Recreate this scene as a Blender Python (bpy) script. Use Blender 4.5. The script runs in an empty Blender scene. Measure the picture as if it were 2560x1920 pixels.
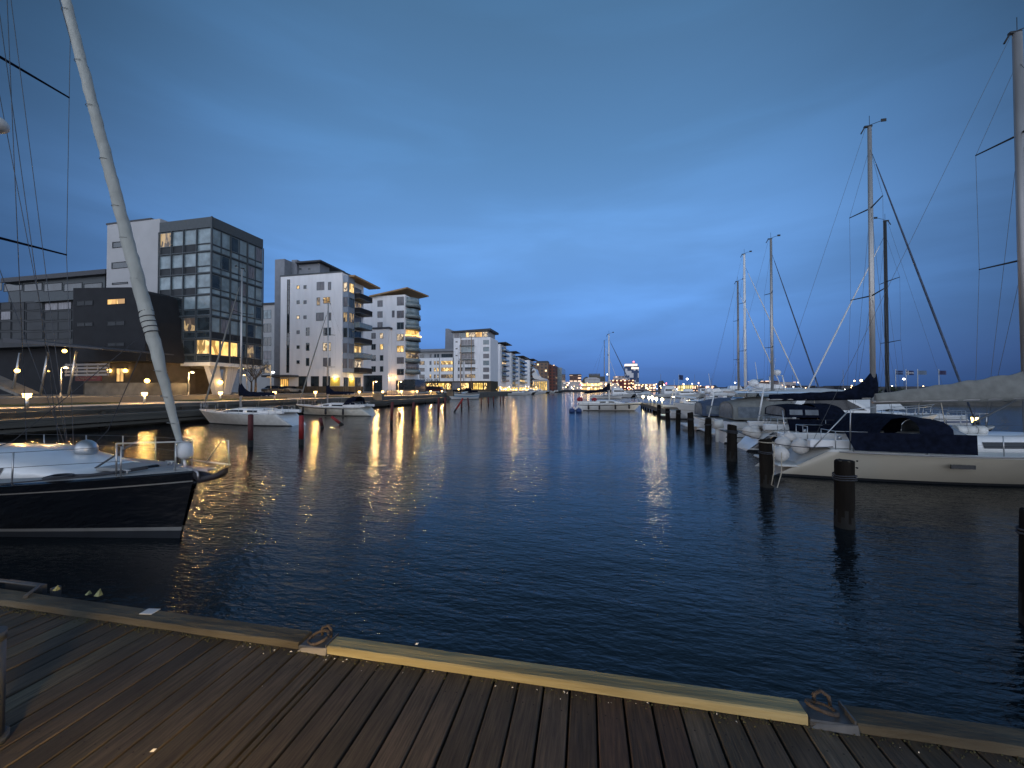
import bpy, math, random
from mathutils import Vector, Matrix
random.seed(7)
R = math.radians
# ---------------------------------------------------------------- camera, world, exposure
scene = bpy.context.scene
YAW, PITCH, F, CX, CY, H = R(12.3), R(0.84), 955.0, 1280.0, 960.0, 3.0
cam_d = bpy.data.cameras.new('camera'); cam = bpy.data.objects.new('camera', cam_d)
scene.collection.objects.link(cam); scene.camera = cam
cam.location = (0, 0, H); cam.rotation_euler = (R(90) + PITCH, 0, YAW)
cam_d.sensor_width = 36; cam_d.lens = 36 * F / 2560; cam_d.clip_start = .05; cam_d.clip_end = 6000
scene.view_settings.view_transform = 'Standard'; scene.view_settings.look = 'None'
scene.view_settings.gamma = 1; scene.view_settings.exposure = 0
scene.cycles.use_denoising = True
scene.cycles.sample_clamp_indirect = 7; scene.cycles.max_bounces = 5; scene.cycles.glossy_bounces = 3; scene.cycles.diffuse_bounces = 2
scene.cycles.caustics_reflective = False; scene.cycles.caustics_refractive = False

world = bpy.data.worlds.new('World'); scene.world = world; world.use_nodes = True
nt = world.node_tree; N = nt.nodes; Lk = nt.links; N.clear()
def wn(t, **k):
    n = N.new(t)
    for a, b in k.items(): setattr(n, a, b)
    return n
def wm(op, a, b=None, c=None):
    n = wn('ShaderNodeMath', operation=op)
    for i, v in enumerate((a, b, c)):
        if v is None: continue
        if isinstance(v, (int, float)): n.inputs[i].default_value = v
        else: Lk.new(v, n.inputs[i])
    return n.outputs[0]
tc = wn('ShaderNodeTexCoord'); sep = wn('ShaderNodeSeparateXYZ'); Lk.new(tc.outputs['Generated'], sep.inputs[0])
sx, sy, sz = sep.outputs
def ramp(stops, fac):
    r = wn('ShaderNodeValToRGB'); e = r.color_ramp.elements
    e[0].position, e[0].color = stops[0][0], (*stops[0][1], 1)
    e[1].position, e[1].color = stops[-1][0], (*stops[-1][1], 1)
    for p, c in stops[1:-1]:
        q = e.new(p); q.color = (*c, 1)
    Lk.new(fac, r.inputs[0]); return r.outputs[0]
elev = wm('MAXIMUM', sz, 0.0)
# dusk sky seen north along the harbour (blue) and the pale afterglow behind the viewer
front = ramp([(0, (.055, .148, .42)), (.06, (.080, .212, .58)), (.20, (.150, .380, .89)), (.34, (.164, .395, .86)),
              (.52, (.112, .282, .58)), (.70, (.076, .188, .365)), (1, (.045, .10, .18))], elev)
back = ramp([(0, (1.55, 1.62, 1.86)), (.20, (1.25, 1.38, 1.66)), (.42, (.60, .74, 1.0)), (.75, (.22, .32, .48)), (1, (.07, .14, .24))], elev)
# azimuth term: 1 straight along the channel, 0 behind
dirx, diry = -math.sin(R(11)), math.cos(R(11))
hl = wm('SQRT', wm('MAXIMUM', wm('ADD', wm('MULTIPLY', sx, sx), wm('MULTIPLY', sy, sy)), 1e-4))
az = wm('DIVIDE', wm('ADD', wm('MULTIPLY', sx, dirx), wm('MULTIPLY', sy, diry)), hl)
mr = wn('ShaderNodeMapRange', interpolation_type='SMOOTHSTEP'); Lk.new(az, mr.inputs[0])
mr.inputs[1].default_value = -.75; mr.inputs[2].default_value = .25; mr.inputs[3].default_value = 0; mr.inputs[4].default_value = 1
mr2 = wn('ShaderNodeMapRange', interpolation_type='SMOOTHSTEP'); Lk.new(az, mr2.inputs[0])
mr2.inputs[1].default_value = .45; mr2.inputs[2].default_value = 1.0; mr2.inputs[3].default_value = .25; mr2.inputs[4].default_value = 1
# thin cloud streaks
mp = wn('ShaderNodeMapping'); mp.inputs['Scale'].default_value = (.9, .9, 4.2); mp.inputs['Rotation'].default_value = (R(4), R(-14), R(20))
Lk.new(tc.outputs['Generated'], mp.inputs[0])
nz = wn('ShaderNodeTexNoise'); nz.inputs['Scale'].default_value = 2.0; nz.inputs['Detail'].default_value = 5; nz.inputs['Roughness'].default_value = .5
nz.inputs['Distortion'].default_value = .35
Lk.new(mp.outputs[0], nz.inputs['Vector'])
cl = wn('ShaderNodeMapRange', interpolation_type='SMOOTHSTEP'); Lk.new(nz.outputs[0], cl.inputs[0])
cl.inputs[1].default_value = .36; cl.inputs[2].default_value = .66; cl.inputs[3].default_value = .30; cl.inputs[4].default_value = .0
def mixc(a, b, f, bt='MIX'):
    n = wn('ShaderNodeMix', data_type='RGBA', blend_type=bt)
    if isinstance(f, (int, float)): n.inputs[0].default_value = f
    else: Lk.new(f, n.inputs[0])
    Lk.new(a, n.inputs[6]); Lk.new(b, n.inputs[7]); return n.outputs[2]
def gray(v):
    c = wn('ShaderNodeCombineXYZ')
    for i in range(3): Lk.new(v, c.inputs[i])
    return c.outputs[0]
cloud = ramp([(0, (.034, .080, .20)), (.15, (.060, .135, .30)), (.4, (.080, .175, .33)), (1, (.05, .11, .19))], elev)
fr = mixc(mixc(front, cloud, cl.outputs[0]), gray(mr2.outputs[0]), 1.0, 'MULTIPLY')
base = mixc(back, fr, mr.outputs[0])
sky = wn('ShaderNodeTexSky', sky_type='NISHITA'); sky.sun_disc = False
sky.sun_elevation = R(1.0); sky.sun_rotation = R(200)
bg = wn('ShaderNodeBackground'); Lk.new(sky.outputs[0], bg.inputs[0]); bg.inputs[1].default_value = .006
bg2 = wn('ShaderNodeBackground'); Lk.new(base, bg2.inputs[0]); bg2.inputs[1].default_value = 1.0
add = wn('ShaderNodeAddShader'); Lk.new(bg.outputs[0], add.inputs[0]); Lk.new(bg2.outputs[0], add.inputs[1])
wo = wn('ShaderNodeOutputWorld'); Lk.new(add.outputs[0], wo.inputs[0])
world.cycles.sampling_method = 'MANUAL'; world.cycles.sample_map_resolution = 512
# the last afterglow, low behind the viewer, broad and weak
sun_d = bpy.data.lights.new('sun', 'SUN'); sun_d.energy = .10; sun_d.angle = R(30); sun_d.color = (1, .86, .78)
sun = bpy.data.objects.new('sun', sun_d); scene.collection.objects.link(sun)
sun.rotation_euler = (R(74), 0, R(-12))

# ---------------------------------------------------------------- helpers
_r = Vector((math.cos(YAW), math.sin(YAW), 0)); _f0 = Vector((-math.sin(YAW), math.cos(YAW), 0)); _u0 = Vector((0, 0, 1))
_f = _f0 * math.cos(PITCH) + _u0 * math.sin(PITCH); _u = -_f0 * math.sin(PITCH) + _u0 * math.cos(PITCH)
def at(px, py, x=None, y=None, z=None):
    """survey helper: where the sight line through a photo point meets a plane of the real place"""
    d = _f + _r * ((px - CX) / F) + _u * ((CY - py) / F)
    if x is not None: k = x / d.x
    elif y is not None: k = y / d.y
    else: k = (z - H) / d.z
    return Vector((0, 0, H)) + d * k

C = scene.collection
class MB:
    def __init__(s): s.v = []; s.f = []; s.m = []; s.s = []
    def add(s, vs, fs, m=0, sm=False):
        o = len(s.v); s.v += [tuple(p) for p in vs]
        for f in fs: s.f.append([o + i for i in f]); s.m.append(m); s.s.append(sm)
        return s
    def box(s, x0, x1, y0, y1, z0, z1, m=0):
        if x0 > x1: x0, x1 = x1, x0
        if y0 > y1: y0, y1 = y1, y0
        if z0 > z1: z0, z1 = z1, z0
        return s.add([(x0, y0, z0), (x1, y0, z0), (x1, y1, z0), (x0, y1, z0), (x0, y0, z1), (x1, y0, z1), (x1, y1, z1), (x0, y1, z1)],
                     [(0, 3, 2, 1), (4, 5, 6, 7), (0, 1, 5, 4), (1, 2, 6, 5), (2, 3, 7, 6), (3, 0, 4, 7)], m)
    def bbox(s, x0, x1, y0, y1, z0, z1, b=.01, m=0):
        """box with bevelled top edges"""
        vs = [(x0, y0, z0), (x1, y0, z0), (x1, y1, z0), (x0, y1, z0), (x0, y0, z1 - b), (x1, y0, z1 - b), (x1, y1, z1 - b), (x0, y1, z1 - b),
              (x0 + b, y0 + b, z1), (x1 - b, y0 + b, z1), (x1 - b, y1 - b, z1), (x0 + b, y1 - b, z1)]
        fs = [(0, 3, 2, 1), (0, 1, 5, 4), (1, 2, 6, 5), (2, 3, 7, 6), (3, 0, 4, 7), (4, 5, 9, 8), (5, 6, 10, 9), (6, 7, 11, 10), (7, 4, 8, 11), (8, 9, 10, 11)]
        return s.add(vs, fs, m)
    def loft(s, rings, m=0, sm=True, cap=True, closed=True, mrow=None):
        n = len(rings[0]); vs = [p for r in rings for p in r]; o = len(s.v); s.v += [tuple(p) for p in vs]
        for i in range(len(rings) - 1):
            for j in range(n if closed else n - 1):
                a = i * n + j; b = i * n + (j + 1) % n
                s.f.append([o + a, o + b, o + b + n, o + a + n]); s.m.append(mrow(i, j) if mrow else m); s.s.append(sm)
        if cap and closed:
            s.f.append([o + j for j in range(n)][::-1]); s.m.append(m); s.s.append(False)
            s.f.append([o + (len(rings) - 1) * n + j for j in range(n)]); s.m.append(m); s.s.append(False)
        return s
    def tube(s, pts, r, n=6, m=0, sy_=1.0, cap=True):
        pts = [Vector(p) for p in pts]; rings = []
        rr = r if isinstance(r, (list, tuple)) else [r] * len(pts)
        ref = None
        for i, p in enumerate(pts):
            t = (pts[min(i + 1, len(pts) - 1)] - pts[max(i - 1, 0)])
            t = t.normalized() if t.length > 1e-9 else Vector((0, 0, 1))
            if ref is None:
                ref = Vector((0, 1, 0)) if abs(t.y) < .9 else Vector((1, 0, 0))
            a = (ref - t * ref.dot(t)).normalized(); b = t.cross(a)
            ref = a
            rings.append([p + a * (math.cos(2 * math.pi * k / n) * rr[i] * sy_) + b * (math.sin(2 * math.pi * k / n) * rr[i]) for k in range(n)])
        return s.loft(rings, m, True, cap)
    def sphere(s, c, r, n=10, m=0):
        if isinstance(r, (int, float)): r = (r, r, r)
        rings = []
        k = max(4, n // 2)
        for i in range(k + 1):
            a = -math.pi / 2 + math.pi * i / k; rr = max(math.cos(a), .02)
            rings.append([(c[0] + r[0] * rr * math.cos(2 * math.pi * j / n), c[1] + r[1] * rr * math.sin(2 * math.pi * j / n), c[2] + r[2] * math.sin(a)) for j in range(n)])
        return s.loft(rings, m)
    def cyl(s, x, y, z0, z1, r, n=12, m=0, r1=None):
        r1 = r if r1 is None else r1
        return s.loft([[(x + q * math.cos(2 * math.pi * j / n), y + q * math.sin(2 * math.pi * j / n), z) for j in range(n)] for z, q in ((z0, r), (z1, r1))], m)
    def prism(s, prof, y0, y1, m=0, w=None):
        """polygon in xz extruded along y; w(z) optionally narrows it"""
        n = len(prof); ww = w or (lambda z: 0)
        a = [(x, y0 + ww(z), z) for x, z in prof]; b = [(x, y1 - ww(z), z) for x, z in prof]
        s.add(a + b, [tuple(range(n)), tuple(range(2 * n - 1, n - 1, -1))] + [(i, i + n, (i + 1) % n + n, (i + 1) % n) for i in range(n)], m)
        return s
    def build(s, name, mats, parent=None, loc=None):
        me = bpy.data.meshes.new(name); me.from_pydata(s.v, [], s.f)
        if not isinstance(mats, (list, tuple)): mats = [mats]
        for q in mats: me.materials.append(q)
        me.polygons.foreach_set('material_index', s.m); me.polygons.foreach_set('use_smooth', s.s)
        me.update()
        o = bpy.data.objects.new(name, me); C.objects.link(o)
        if parent is not None: o.parent = parent
        if loc is not None: o.location = loc
        return o
def tag(o, label=None, cat=None, group=None, kind=None):
    for k, v in (('label', label), ('category', cat), ('group', group), ('kind', kind)):
        if v: o[k] = v
    return o
def empty(name, loc, rz=0):
    o = bpy.data.objects.new(name, None); C.objects.link(o); o.location = loc; o.rotation_euler = (0, 0, rz); o.empty_display_size = .3
    return o
KIDS = {}
def copy_tree(o, parent=None):
    c = o.copy(); C.objects.link(c); c.parent = parent
    for ch in list(o.children): copy_tree(ch, c)
    return c

# ---------------------------------------------------------------- materials
def mat(name, col, rough=.6, metal=0, var=.12, scale=3, bump=0, bscale=30, spec=.5, stretch=(1, 1, 1), coat=0, tint=None):
    m = bpy.data.materials.new(name); m.use_nodes = True; t = m.node_tree; b = t.nodes['Principled BSDF']
    b.inputs['Roughness'].default_value = rough; b.inputs['Metallic'].default_value = metal
    b.inputs['Specular IOR Level'].default_value = spec; b.inputs['Coat Weight'].default_value = coat
    co = t.nodes.new('ShaderNodeTexCoord'); mpn = t.nodes.new('ShaderNodeMapping'); mpn.inputs['Scale'].default_value = stretch
    t.links.new(co.outputs['Object'], mpn.inputs[0])
    nz = t.nodes.new('ShaderNodeTexNoise'); nz.inputs['Scale'].default_value = scale; nz.inputs['Detail'].default_value = 5
    t.links.new(mpn.outputs[0], nz.inputs['Vector'])
    r = t.nodes.new('ShaderNodeValToRGB'); e = r.color_ramp.elements
    lo = [c * (1 - var) for c in col]; hi = [min(1, c * (1 + var)) for c in (tint or col)]
    e[0].position = .3; e[0].color = (*lo, 1); e[1].position = .7; e[1].color = (*hi, 1)
    t.links.new(nz.outputs[0], r.inputs[0]); t.links.new(r.outputs[0], b.inputs['Base Color'])
    if bump:
        n2 = t.nodes.new('ShaderNodeTexNoise'); n2.inputs['Scale'].default_value = bscale; n2.inputs['Detail'].default_value = 4
        t.links.new(mpn.outputs[0], n2.inputs['Vector'])
        bp = t.nodes.new('ShaderNodeBump'); bp.inputs['Strength'].default_value = bump; bp.inputs['Distance'].default_value = .02
        t.links.new(n2.outputs[0], bp.inputs['Height']); t.links.new(bp.outputs[0], b.inputs['Normal'])
    return m
def emi(name, col, strength, base=(.05, .05, .05)):
    m = bpy.data.materials.new(name); m.use_nodes = True; b = m.node_tree.nodes['Principled BSDF']
    b.inputs['Base Color'].default_value = (*base, 1); b.inputs['Emission Color'].default_value = (*col, 1)
    b.inputs['Emission Strength'].default_value = strength; b.inputs['Roughness'].default_value = .4
    return m
def glowglass(name, col, strength):
    """frosted lamp glass: glows, and lets the lamp's own light out"""
    m = bpy.data.materials.new(name); m.use_nodes = True; t = m.node_tree; t.nodes.clear()
    e = t.nodes.new('ShaderNodeEmission'); e.inputs[0].default_value = (*col, 1); e.inputs[1].default_value = strength
    tr = t.nodes.new('ShaderNodeBsdfTransparent'); mx = t.nodes.new('ShaderNodeMixShader'); mx.inputs[0].default_value = .5
    o = t.nodes.new('ShaderNodeOutputMaterial'); t.links.new(tr.outputs[0], mx.inputs[1]); t.links.new(e.outputs[0], mx.inputs[2]); t.links.new(mx.outputs[0], o.inputs[0])
    return m
LD = {}
def bulb(parent, loc, power, col=(1, .60, .22), r=.06):
    k = (power, col, r)
    if k not in LD:
        l = bpy.data.lights.new('lamp_light', 'POINT'); l.energy = power; l.color = col; l.shadow_soft_size = r; LD[k] = l
    o = bpy.data.objects.new('bulb', LD[k]); C.objects.link(o); o.location = loc; o.parent = parent; return o
def litwin(name, c0, c1, strength, scale=1.6, lo=.25):
    """lit room behind glass: lamps, curtains and furniture as uneven bright and dim patches"""
    m = bpy.data.materials.new(name); m.use_nodes = True; t = m.node_tree; b = t.nodes['Principled BSDF']
    b.inputs['Base Color'].default_value = (.03, .03, .03, 1); b.inputs['Roughness'].default_value = .12
    co = t.nodes.new('ShaderNodeTexCoord'); mp_ = t.nodes.new('ShaderNodeMapping'); mp_.inputs['Scale'].default_value = (1.4, 1.4, .8)
    t.links.new(co.outputs['Object'], mp_.inputs[0])
    vo = t.nodes.new('ShaderNodeTexVoronoi'); vo.inputs['Scale'].default_value = scale; t.links.new(mp_.outputs[0], vo.inputs['Vector'])
    nz = t.nodes.new('ShaderNodeTexNoise'); nz.inputs['Scale'].default_value = scale * 1.3; nz.inputs['Detail'].default_value = 3; t.links.new(mp_.outputs[0], nz.inputs['Vector'])
    sc = t.nodes.new('ShaderNodeSeparateColor'); t.links.new(vo.outputs['Color'], sc.inputs[0])
    mul = t.nodes.new('ShaderNodeMath'); mul.operation = 'MULTIPLY'; t.links.new(sc.outputs[0], mul.inputs[0]); t.links.new(nz.outputs[0], mul.inputs[1])
    r = t.nodes.new('ShaderNodeValToRGB'); e = r.color_ramp.elements
    e[0].position = .08; e[0].color = (*[c * lo for c in c0], 1); e[1].position = .42; e[1].color = (*c1, 1)
    q = e.new(.22); q.color = (*c0, 1)
    t.links.new(mul.outputs[0], r.inputs[0]); t.links.new(r.outputs[0], b.inputs['Emission Color'])
    b.inputs['Emission Strength'].default_value = strength
    return m
def gridmat(name, wall, dark, lit, w, h, frac_w, frac_h, p_lit, strength, p_win=1.0, rough=.7):
    """facade of a far building: a grid of window openings, some of them lit (object space x+y, z)"""
    m = bpy.data.materials.new(name); m.use_nodes = True; t = m.node_tree; b = t.nodes['Principled BSDF']; b.inputs['Roughness'].default_value = rough
    def mth(op, a, b_=None):
        n = t.nodes.new('ShaderNodeMath'); n.operation = op
        for i, v in enumerate((a, b_)):
            if v is None: continue
            if isinstance(v, (int, float)): n.inputs[i].default_value = v
            else: t.links.new(v, n.inputs[i])
        return n.outputs[0]
    co = t.nodes.new('ShaderNodeTexCoord'); sp = t.nodes.new('ShaderNodeSeparateXYZ'); t.links.new(co.outputs['Object'], sp.inputs[0])
    u = mth('DIVIDE', mth('ADD', mth('ADD', sp.outputs[0], sp.outputs[1]), 500.0), w); v = mth('DIVIDE', mth('ADD', sp.outputs[2], 100.0), h)
    inw = mth('MULTIPLY', mth('LESS_THAN', mth('FRACT', u), frac_w), mth('LESS_THAN', mth('FRACT', v), frac_h))
    cm = t.nodes.new('ShaderNodeCombineXYZ'); t.links.new(mth('FLOOR', u), cm.inputs[0]); t.links.new(mth('FLOOR', v), cm.inputs[1])
    wn_ = t.nodes.new('ShaderNodeTexWhiteNoise'); t.links.new(cm.outputs[0], wn_.inputs['Vector'])
    ge = t.nodes.new('ShaderNodeNewGeometry'); sn = t.nodes.new('ShaderNodeSeparateXYZ'); t.links.new(ge.outputs['Normal'], sn.inputs[0])
    side = mth('LESS_THAN', mth('ABSOLUTE', sn.outputs[2]), .5)
    sc = t.nodes.new('ShaderNodeSeparateColor'); t.links.new(wn_.outputs['Color'], sc.inputs[0])
    win = mth('MULTIPLY', mth('MULTIPLY', inw, side), mth('LESS_THAN', sc.outputs[1], p_win))
    mx = t.nodes.new('ShaderNodeMix'); mx.data_type = 'RGBA'; mx.inputs[6].default_value = (*wall, 1); mx.inputs[7].default_value = (*dark, 1)
    t.links.new(win, mx.inputs[0]); t.links.new(mx.outputs[2], b.inputs['Base Color'])
    on = mth('MULTIPLY', mth('MULTIPLY', win, mth('LESS_THAN', wn_.outputs['Value'], p_lit)), mth('ADD', mth('MULTIPLY', sc.outputs[2], .9), .3))
    b.inputs['Emission Color'].default_value = (*lit, 1); t.links.new(mth('MULTIPLY', on, strength), b.inputs['Emission Strength'])
    return m

WARM = (1, .60, .20); AMB = (1, .48, .10); WW = (1, .80, .52)
M = {
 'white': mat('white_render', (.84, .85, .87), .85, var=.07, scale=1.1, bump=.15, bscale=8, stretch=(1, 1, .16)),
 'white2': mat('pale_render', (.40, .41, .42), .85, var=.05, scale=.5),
 'greywall': mat('grey_cladding', (.20, .22, .25), .6, var=.10, scale=1),
 'bluegrey': mat('blue_grey_panel', (.24, .30, .38), .45, var=.10, scale=1),
 'darkclad': mat('charcoal_cladding', (.026, .028, .032), .7, var=.12, scale=.8, spec=.1),
 'spandrel': mat('dark_spandrel', (.028, .034, .040), .4, var=.25, scale=.6, spec=.15),
 'fascia': mat('grey_fascia', (.075, .09, .10), .5, var=.1, spec=.2),
 'frame': mat('window_frame', (.12, .155, .175), .5, var=.05),
 'dframe': mat('dark_window_frame', (.035, .04, .045), .6, var=.05, spec=.15),
 'woodroof': mat('timber_soffit', (.36, .23, .11), .7, var=.2, stretch=(1, 8, 1)),
 'roof': mat('dark_roof', (.05, .055, .065), .7, var=.1),
 'brick': mat('brown_brick', (.17, .085, .06), .85, var=.25, scale=2),
 'concrete': mat('concrete', (.20, .19, .17), .9, var=.2, scale=1.2, bump=.3, bscale=12),
 'conc_dark': mat('stained_concrete', (.12, .115, .10), .9, var=.3, scale=1.0, bump=.4, bscale=10),
 'brownwall': mat('brown_stone', (.09, .075, .055), .9, var=.2, scale=1, spec=.1),
 'path': mat('pale_paving', (.55, .49, .40), .85, var=.12, scale=1.2, bump=.2, bscale=6),
 'plaza': mat('grey_paving', (.16, .15, .13), .9, var=.15, scale=.7),
 'lawn': mat('dark_lawn', (.04, .055, .025), .95, var=.3, scale=2, bump=.6, bscale=20),
 'steel': mat('galvanised_steel', (.45, .47, .48), .35, .8, var=.08),
 'lamppost': mat('lamp_post_paint', (.42, .38, .30), .5, var=.06),
 'alu': mat('anodised_aluminium', (.42, .42, .41), .38, .55, var=.06, stretch=(1, 1, .2)),
 'aluold': mat('weathered_aluminium', (.30, .30, .30), .45, .5, var=.12, stretch=(1, 1, .2)),
 'wire': mat('rigging_wire', (.10, .11, .12), .5, .6, var=.0),
 'gel': mat('white_gelcoat', (.78, .80, .80), .28, var=.04, coat=.3),
 'gel2': mat('off_white_gelcoat', (.62, .63, .60), .35, var=.06),
 'cream': mat('cream_gelcoat', (.46, .43, .35), .30, var=.05, scale=1.2, coat=.3),
 'navyhull': mat('near_black_gelcoat', (.006, .007, .010), .12, var=.1, coat=.6),
 'antifoul': mat('dark_antifouling', (.012, .016, .022), .8, var=.2),
 'deckgrey': mat('grey_nonslip_deck', (.27, .28, .28), .8, var=.08, bump=.2, bscale=60),
 'teak': mat('weathered_teak', (.20, .17, .13), .8, var=.2, stretch=(1, 12, 1)),
 'navycloth': mat('navy_canvas', (.006, .009, .020), .95, var=.4, scale=6, bump=.8, bscale=9, spec=.08),
 'greycloth': mat('grey_canvas', (.19, .20, .19), .9, var=.16, scale=4, bump=.8, bscale=7),
 'whitecloth': mat('white_canvas', (.66, .68, .68), .9, var=.08, scale=3, bump=.5, bscale=5),
 'sailcloth': mat('white_sailcloth', (.38, .40, .37), .8, var=.13, scale=4, bump=.9, bscale=10, stretch=(1, 1, .5)),
 'bluecloth': mat('faded_blue_canvas', (.06, .09, .15), .85, var=.3, scale=4, bump=.5, bscale=8),
 'clear': mat('clear_vinyl_window', (.16, .19, .22), .15, var=.3, scale=3),
 'fender': mat('white_vinyl_fender', (.66, .64, .60), .5, var=.08, scale=8),
 'blackfender': mat('black_fender', (.015, .016, .02), .6, var=.2),
 'tinted': mat('tinted_acrylic', (.010, .012, .016), .10, var=.2),
 'glass': mat('window_glass', (.030, .042, .050), .06, var=.5, scale=.8, spec=1.0),
 'curtain': mat('curtained_glass', (.17, .17, .19), .18, var=.35, scale=1.6, stretch=(3, 3, .5)),
 'skyglass': mat('glass_with_painted_sky', (.22, .29, .32), .15, var=.35, scale=.7),  # pale tone stands for sky reflected in the glass, put into the colour
 'balu': mat('balcony_glass', (.20, .25, .26), .12, var=.2, spec=.8),
 'timber': mat('dark_dock_timber', (.10, .095, .08), .85, var=.3, scale=2, stretch=(1, .1, 1), bump=.4, bscale=14),
 'pile': mat('wet_pile_timber', (.013, .011, .009), .85, var=.45, scale=5, stretch=(1, 1, .15), bump=.9, bscale=14, spec=.12),
 'redpile': mat('red_painted_steel', (.26, .018, .018), .6, var=.3, scale=4),
 'weed': mat('black_tide_growth', (.008, .008, .007), .8, var=.4, scale=10),
 'rope': mat('pale_rope', (.42, .38, .30), .9, var=.2, scale=20),
 'darkrope': mat('dark_rope', (.04, .045, .055), .9, var=.2, scale=20),
 'redcloth': mat('red_cloth', (.30, .03, .04), .9, var=.2),
 'bluebuoy': mat('blue_plastic', (.02, .06, .18), .5, var=.1),
 'rust': mat('rusty_iron', (.065, .052, .044), .75, .3, var=.35, scale=25, bump=.6, bscale=60),
 'galv': mat('galvanised_plate', (.085, .09, .095), .5, .5, var=.2, scale=12),
 'bark': mat('bare_bark', (.05, .042, .035), .9, var=.3, scale=6),
 'hedge': mat('dark_hedge_leaf', (.03, .05, .018), .9, var=.4, scale=4),
 'far': mat('far_dark_buildings', (.05, .055, .07), .9, var=.3, scale=.05),
 'farwhite': mat('far_pale_walls', (.50, .50, .52), .9, var=.1, scale=.05),
 'redsign': mat('dark_red_sign', (.07, .006, .010), .6, var=.1),
 'sand': mat('breakwater_stone', (.09, .085, .075), .95, var=.4, scale=.6, bump=1, bscale=2),
 'kerbold': mat('mossy_old_timber', (.045, .038, .024), .9, var=.4, scale=5, stretch=(.25, 1, 1), bump=.7, bscale=22, tint=(.075, .068, .048)),
 'kerbnew': mat('fresh_impregnated_timber', (.24, .205, .10), .8, var=.32, scale=7, stretch=(.10, 1, 1), bump=.7, bscale=22, tint=(.30, .265, .14)),
 'paper': mat('white_tag', (.45, .48, .50), .6, var=.05),
 'shell': mat('shell_fragments', (.62, .60, .54), .7, var=.1),
 'moss': mat('kerb_moss', (.045, .045, .018), .95, var=.5, scale=20),
 'lampglow': glowglass('warm_lamp_glass', (1, .60, .16), 15),
 'lampglow2': glowglass('street_lamp_lens', (1, .74, .40), 15),
 'walllamp': glowglass('wall_lamp_glass', (1, .58, .13), 12),
 'lantern': glowglass('pier_lantern_glass', (1, .72, .22), 12),
 'dock': glowglass('pier_lamp_globe', (1, .80, .46), 30),
 'cool': emi('cool_white_lamp', (.86, .93, 1), 14),
 'dotw': emi('far_lamp_warm', (1, .62, .30), 11), 'dotc': emi('far_lamp_cool', (.95, .93, .9), 11), 'dotr': emi('far_lamp_red', (1, .10, .10), 9),
 'strip': emi('festoon_lights', (1, .5, .14), 5),
 'litA': litwin('lit_room_warm', (.85, .50, .16), (1.5, 1.05, .42), 1.0, 1.1, .4), 'litB': litwin('lit_room_pale', (.55, .42, .30), (1.3, 1.0, .62), .8, 2.2),
 'litC': litwin('lit_room_dim', (.20, .15, .12), (.9, .62, .30), .55, 1.3, .45), 'litO': litwin('lit_room_orange', (.95, .50, .12), (1.4, .85, .26), 1.15, .55, .45),
 'shop': litwin('lit_shopfront', (.50, .30, .09), (2.2, 1.4, .50), 1.15, 1.5, .12), 'shopY': litwin('bright_shopfront', (1.0, .62, .12), (1.9, 1.25, .34), 1.1, .7, .6),
}
# ---------------------------------------------------------------- water, sea bed, land
def water_mat():
    m = bpy.data.materials.new('harbour_water'); m.use_nodes = True; t = m.node_tree; b = t.nodes['Principled BSDF']
    b.inputs['Base Color'].default_value = (.005, .009, .012, 1); b.inputs['Roughness'].default_value = .06; b.inputs['IOR'].default_value = 1.33
    co = t.nodes.new('ShaderNodeTexCoord')
    def nz(sc, st, det=3, rot=0):
        mp_ = t.nodes.new('ShaderNodeMapping'); mp_.inputs['Scale'].default_value = st; mp_.inputs['Rotation'].default_value = (0, 0, rot)
        t.links.new(co.outputs['Object'], mp_.inputs[0])
        n = t.nodes.new('ShaderNodeTexNoise'); n.inputs['Scale'].default_value = sc; n.inputs['Detail'].default_value = det; n.inputs['Distortion'].default_value = .4
        t.links.new(mp_.outputs[0], n.inputs['Vector']); return n.outputs[0]
    prev = None; patch = nz(.07, (.6, 1.5, 1), 3, R(25))
    for h, s, d in ((nz(.30, (.6, 1.2, 1), 2, R(20)), .30, .22), (nz(2.6, (.5, 1.25, 1), 3, R(14)), .5, .060), (nz(10.5, (.5, 1.2, 1), 3, R(6)), .7, .024)):
        bp = t.nodes.new('ShaderNodeBump'); bp.inputs['Strength'].default_value = s; bp.inputs['Distance'].default_value = d
        t.links.new(h, bp.inputs['Height'])
        if s > .4:      # gust marks and calmer lanes
            mr_ = t.nodes.new('ShaderNodeMapRange'); mr_.inputs[1].default_value = .35; mr_.inputs[2].default_value = .65; mr_.inputs[3].default_value = s * .55; mr_.inputs[4].default_value = min(1, s * 1.35)
            t.links.new(patch, mr_.inputs[0]); t.links.new(mr_.outputs[0], bp.inputs['Strength'])
        if prev: t.links.new(prev, bp.inputs['Normal'])
        prev = bp.outputs[0]
    t.links.new(prev, b.inputs['Normal'])
    return m
o = MB().box(-2500, 2500, -60, 5000, -6, 0).build('water', water_mat()); tag(o, kind='structure')

QX, QX2, ZP, ZB = -38.0, -46.0, 1.75, 2.3
# left quay: promenade, raised plaza, quay walls
tag(MB().box(QX - 7.0, QX, -40, 92, -3, ZP).box(-600, QX2, 92, 470, -3, 2.0).build('promenade', M['path']), kind='structure')
tag(MB().box(-600, QX - 7.0, -40, 92, -3, ZB).build('plaza_ground', M['plaza']), kind='structure')
mb = MB()
for (a, b_) in ((-30, 26), (33, 45), (52, 60)):
    mb.box(QX - 6.9, QX - 3.6, a, b_, ZP, ZP + .12)
tag(mb.build('lawn', M['lawn']), kind='structure')
mb = MB().box(QX, QX + .25, -40, 92, -3, ZP - .02).box(QX2, QX2 + .4, 92, 470, -3, 1.98)
mb.box(QX2, QX, 91.6, 91.99, -3, 1.98)
tag(mb.build('quay_wall', M['conc_dark']), 'long stained concrete quay wall along the left side of the harbour', 'quay wall')
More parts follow.
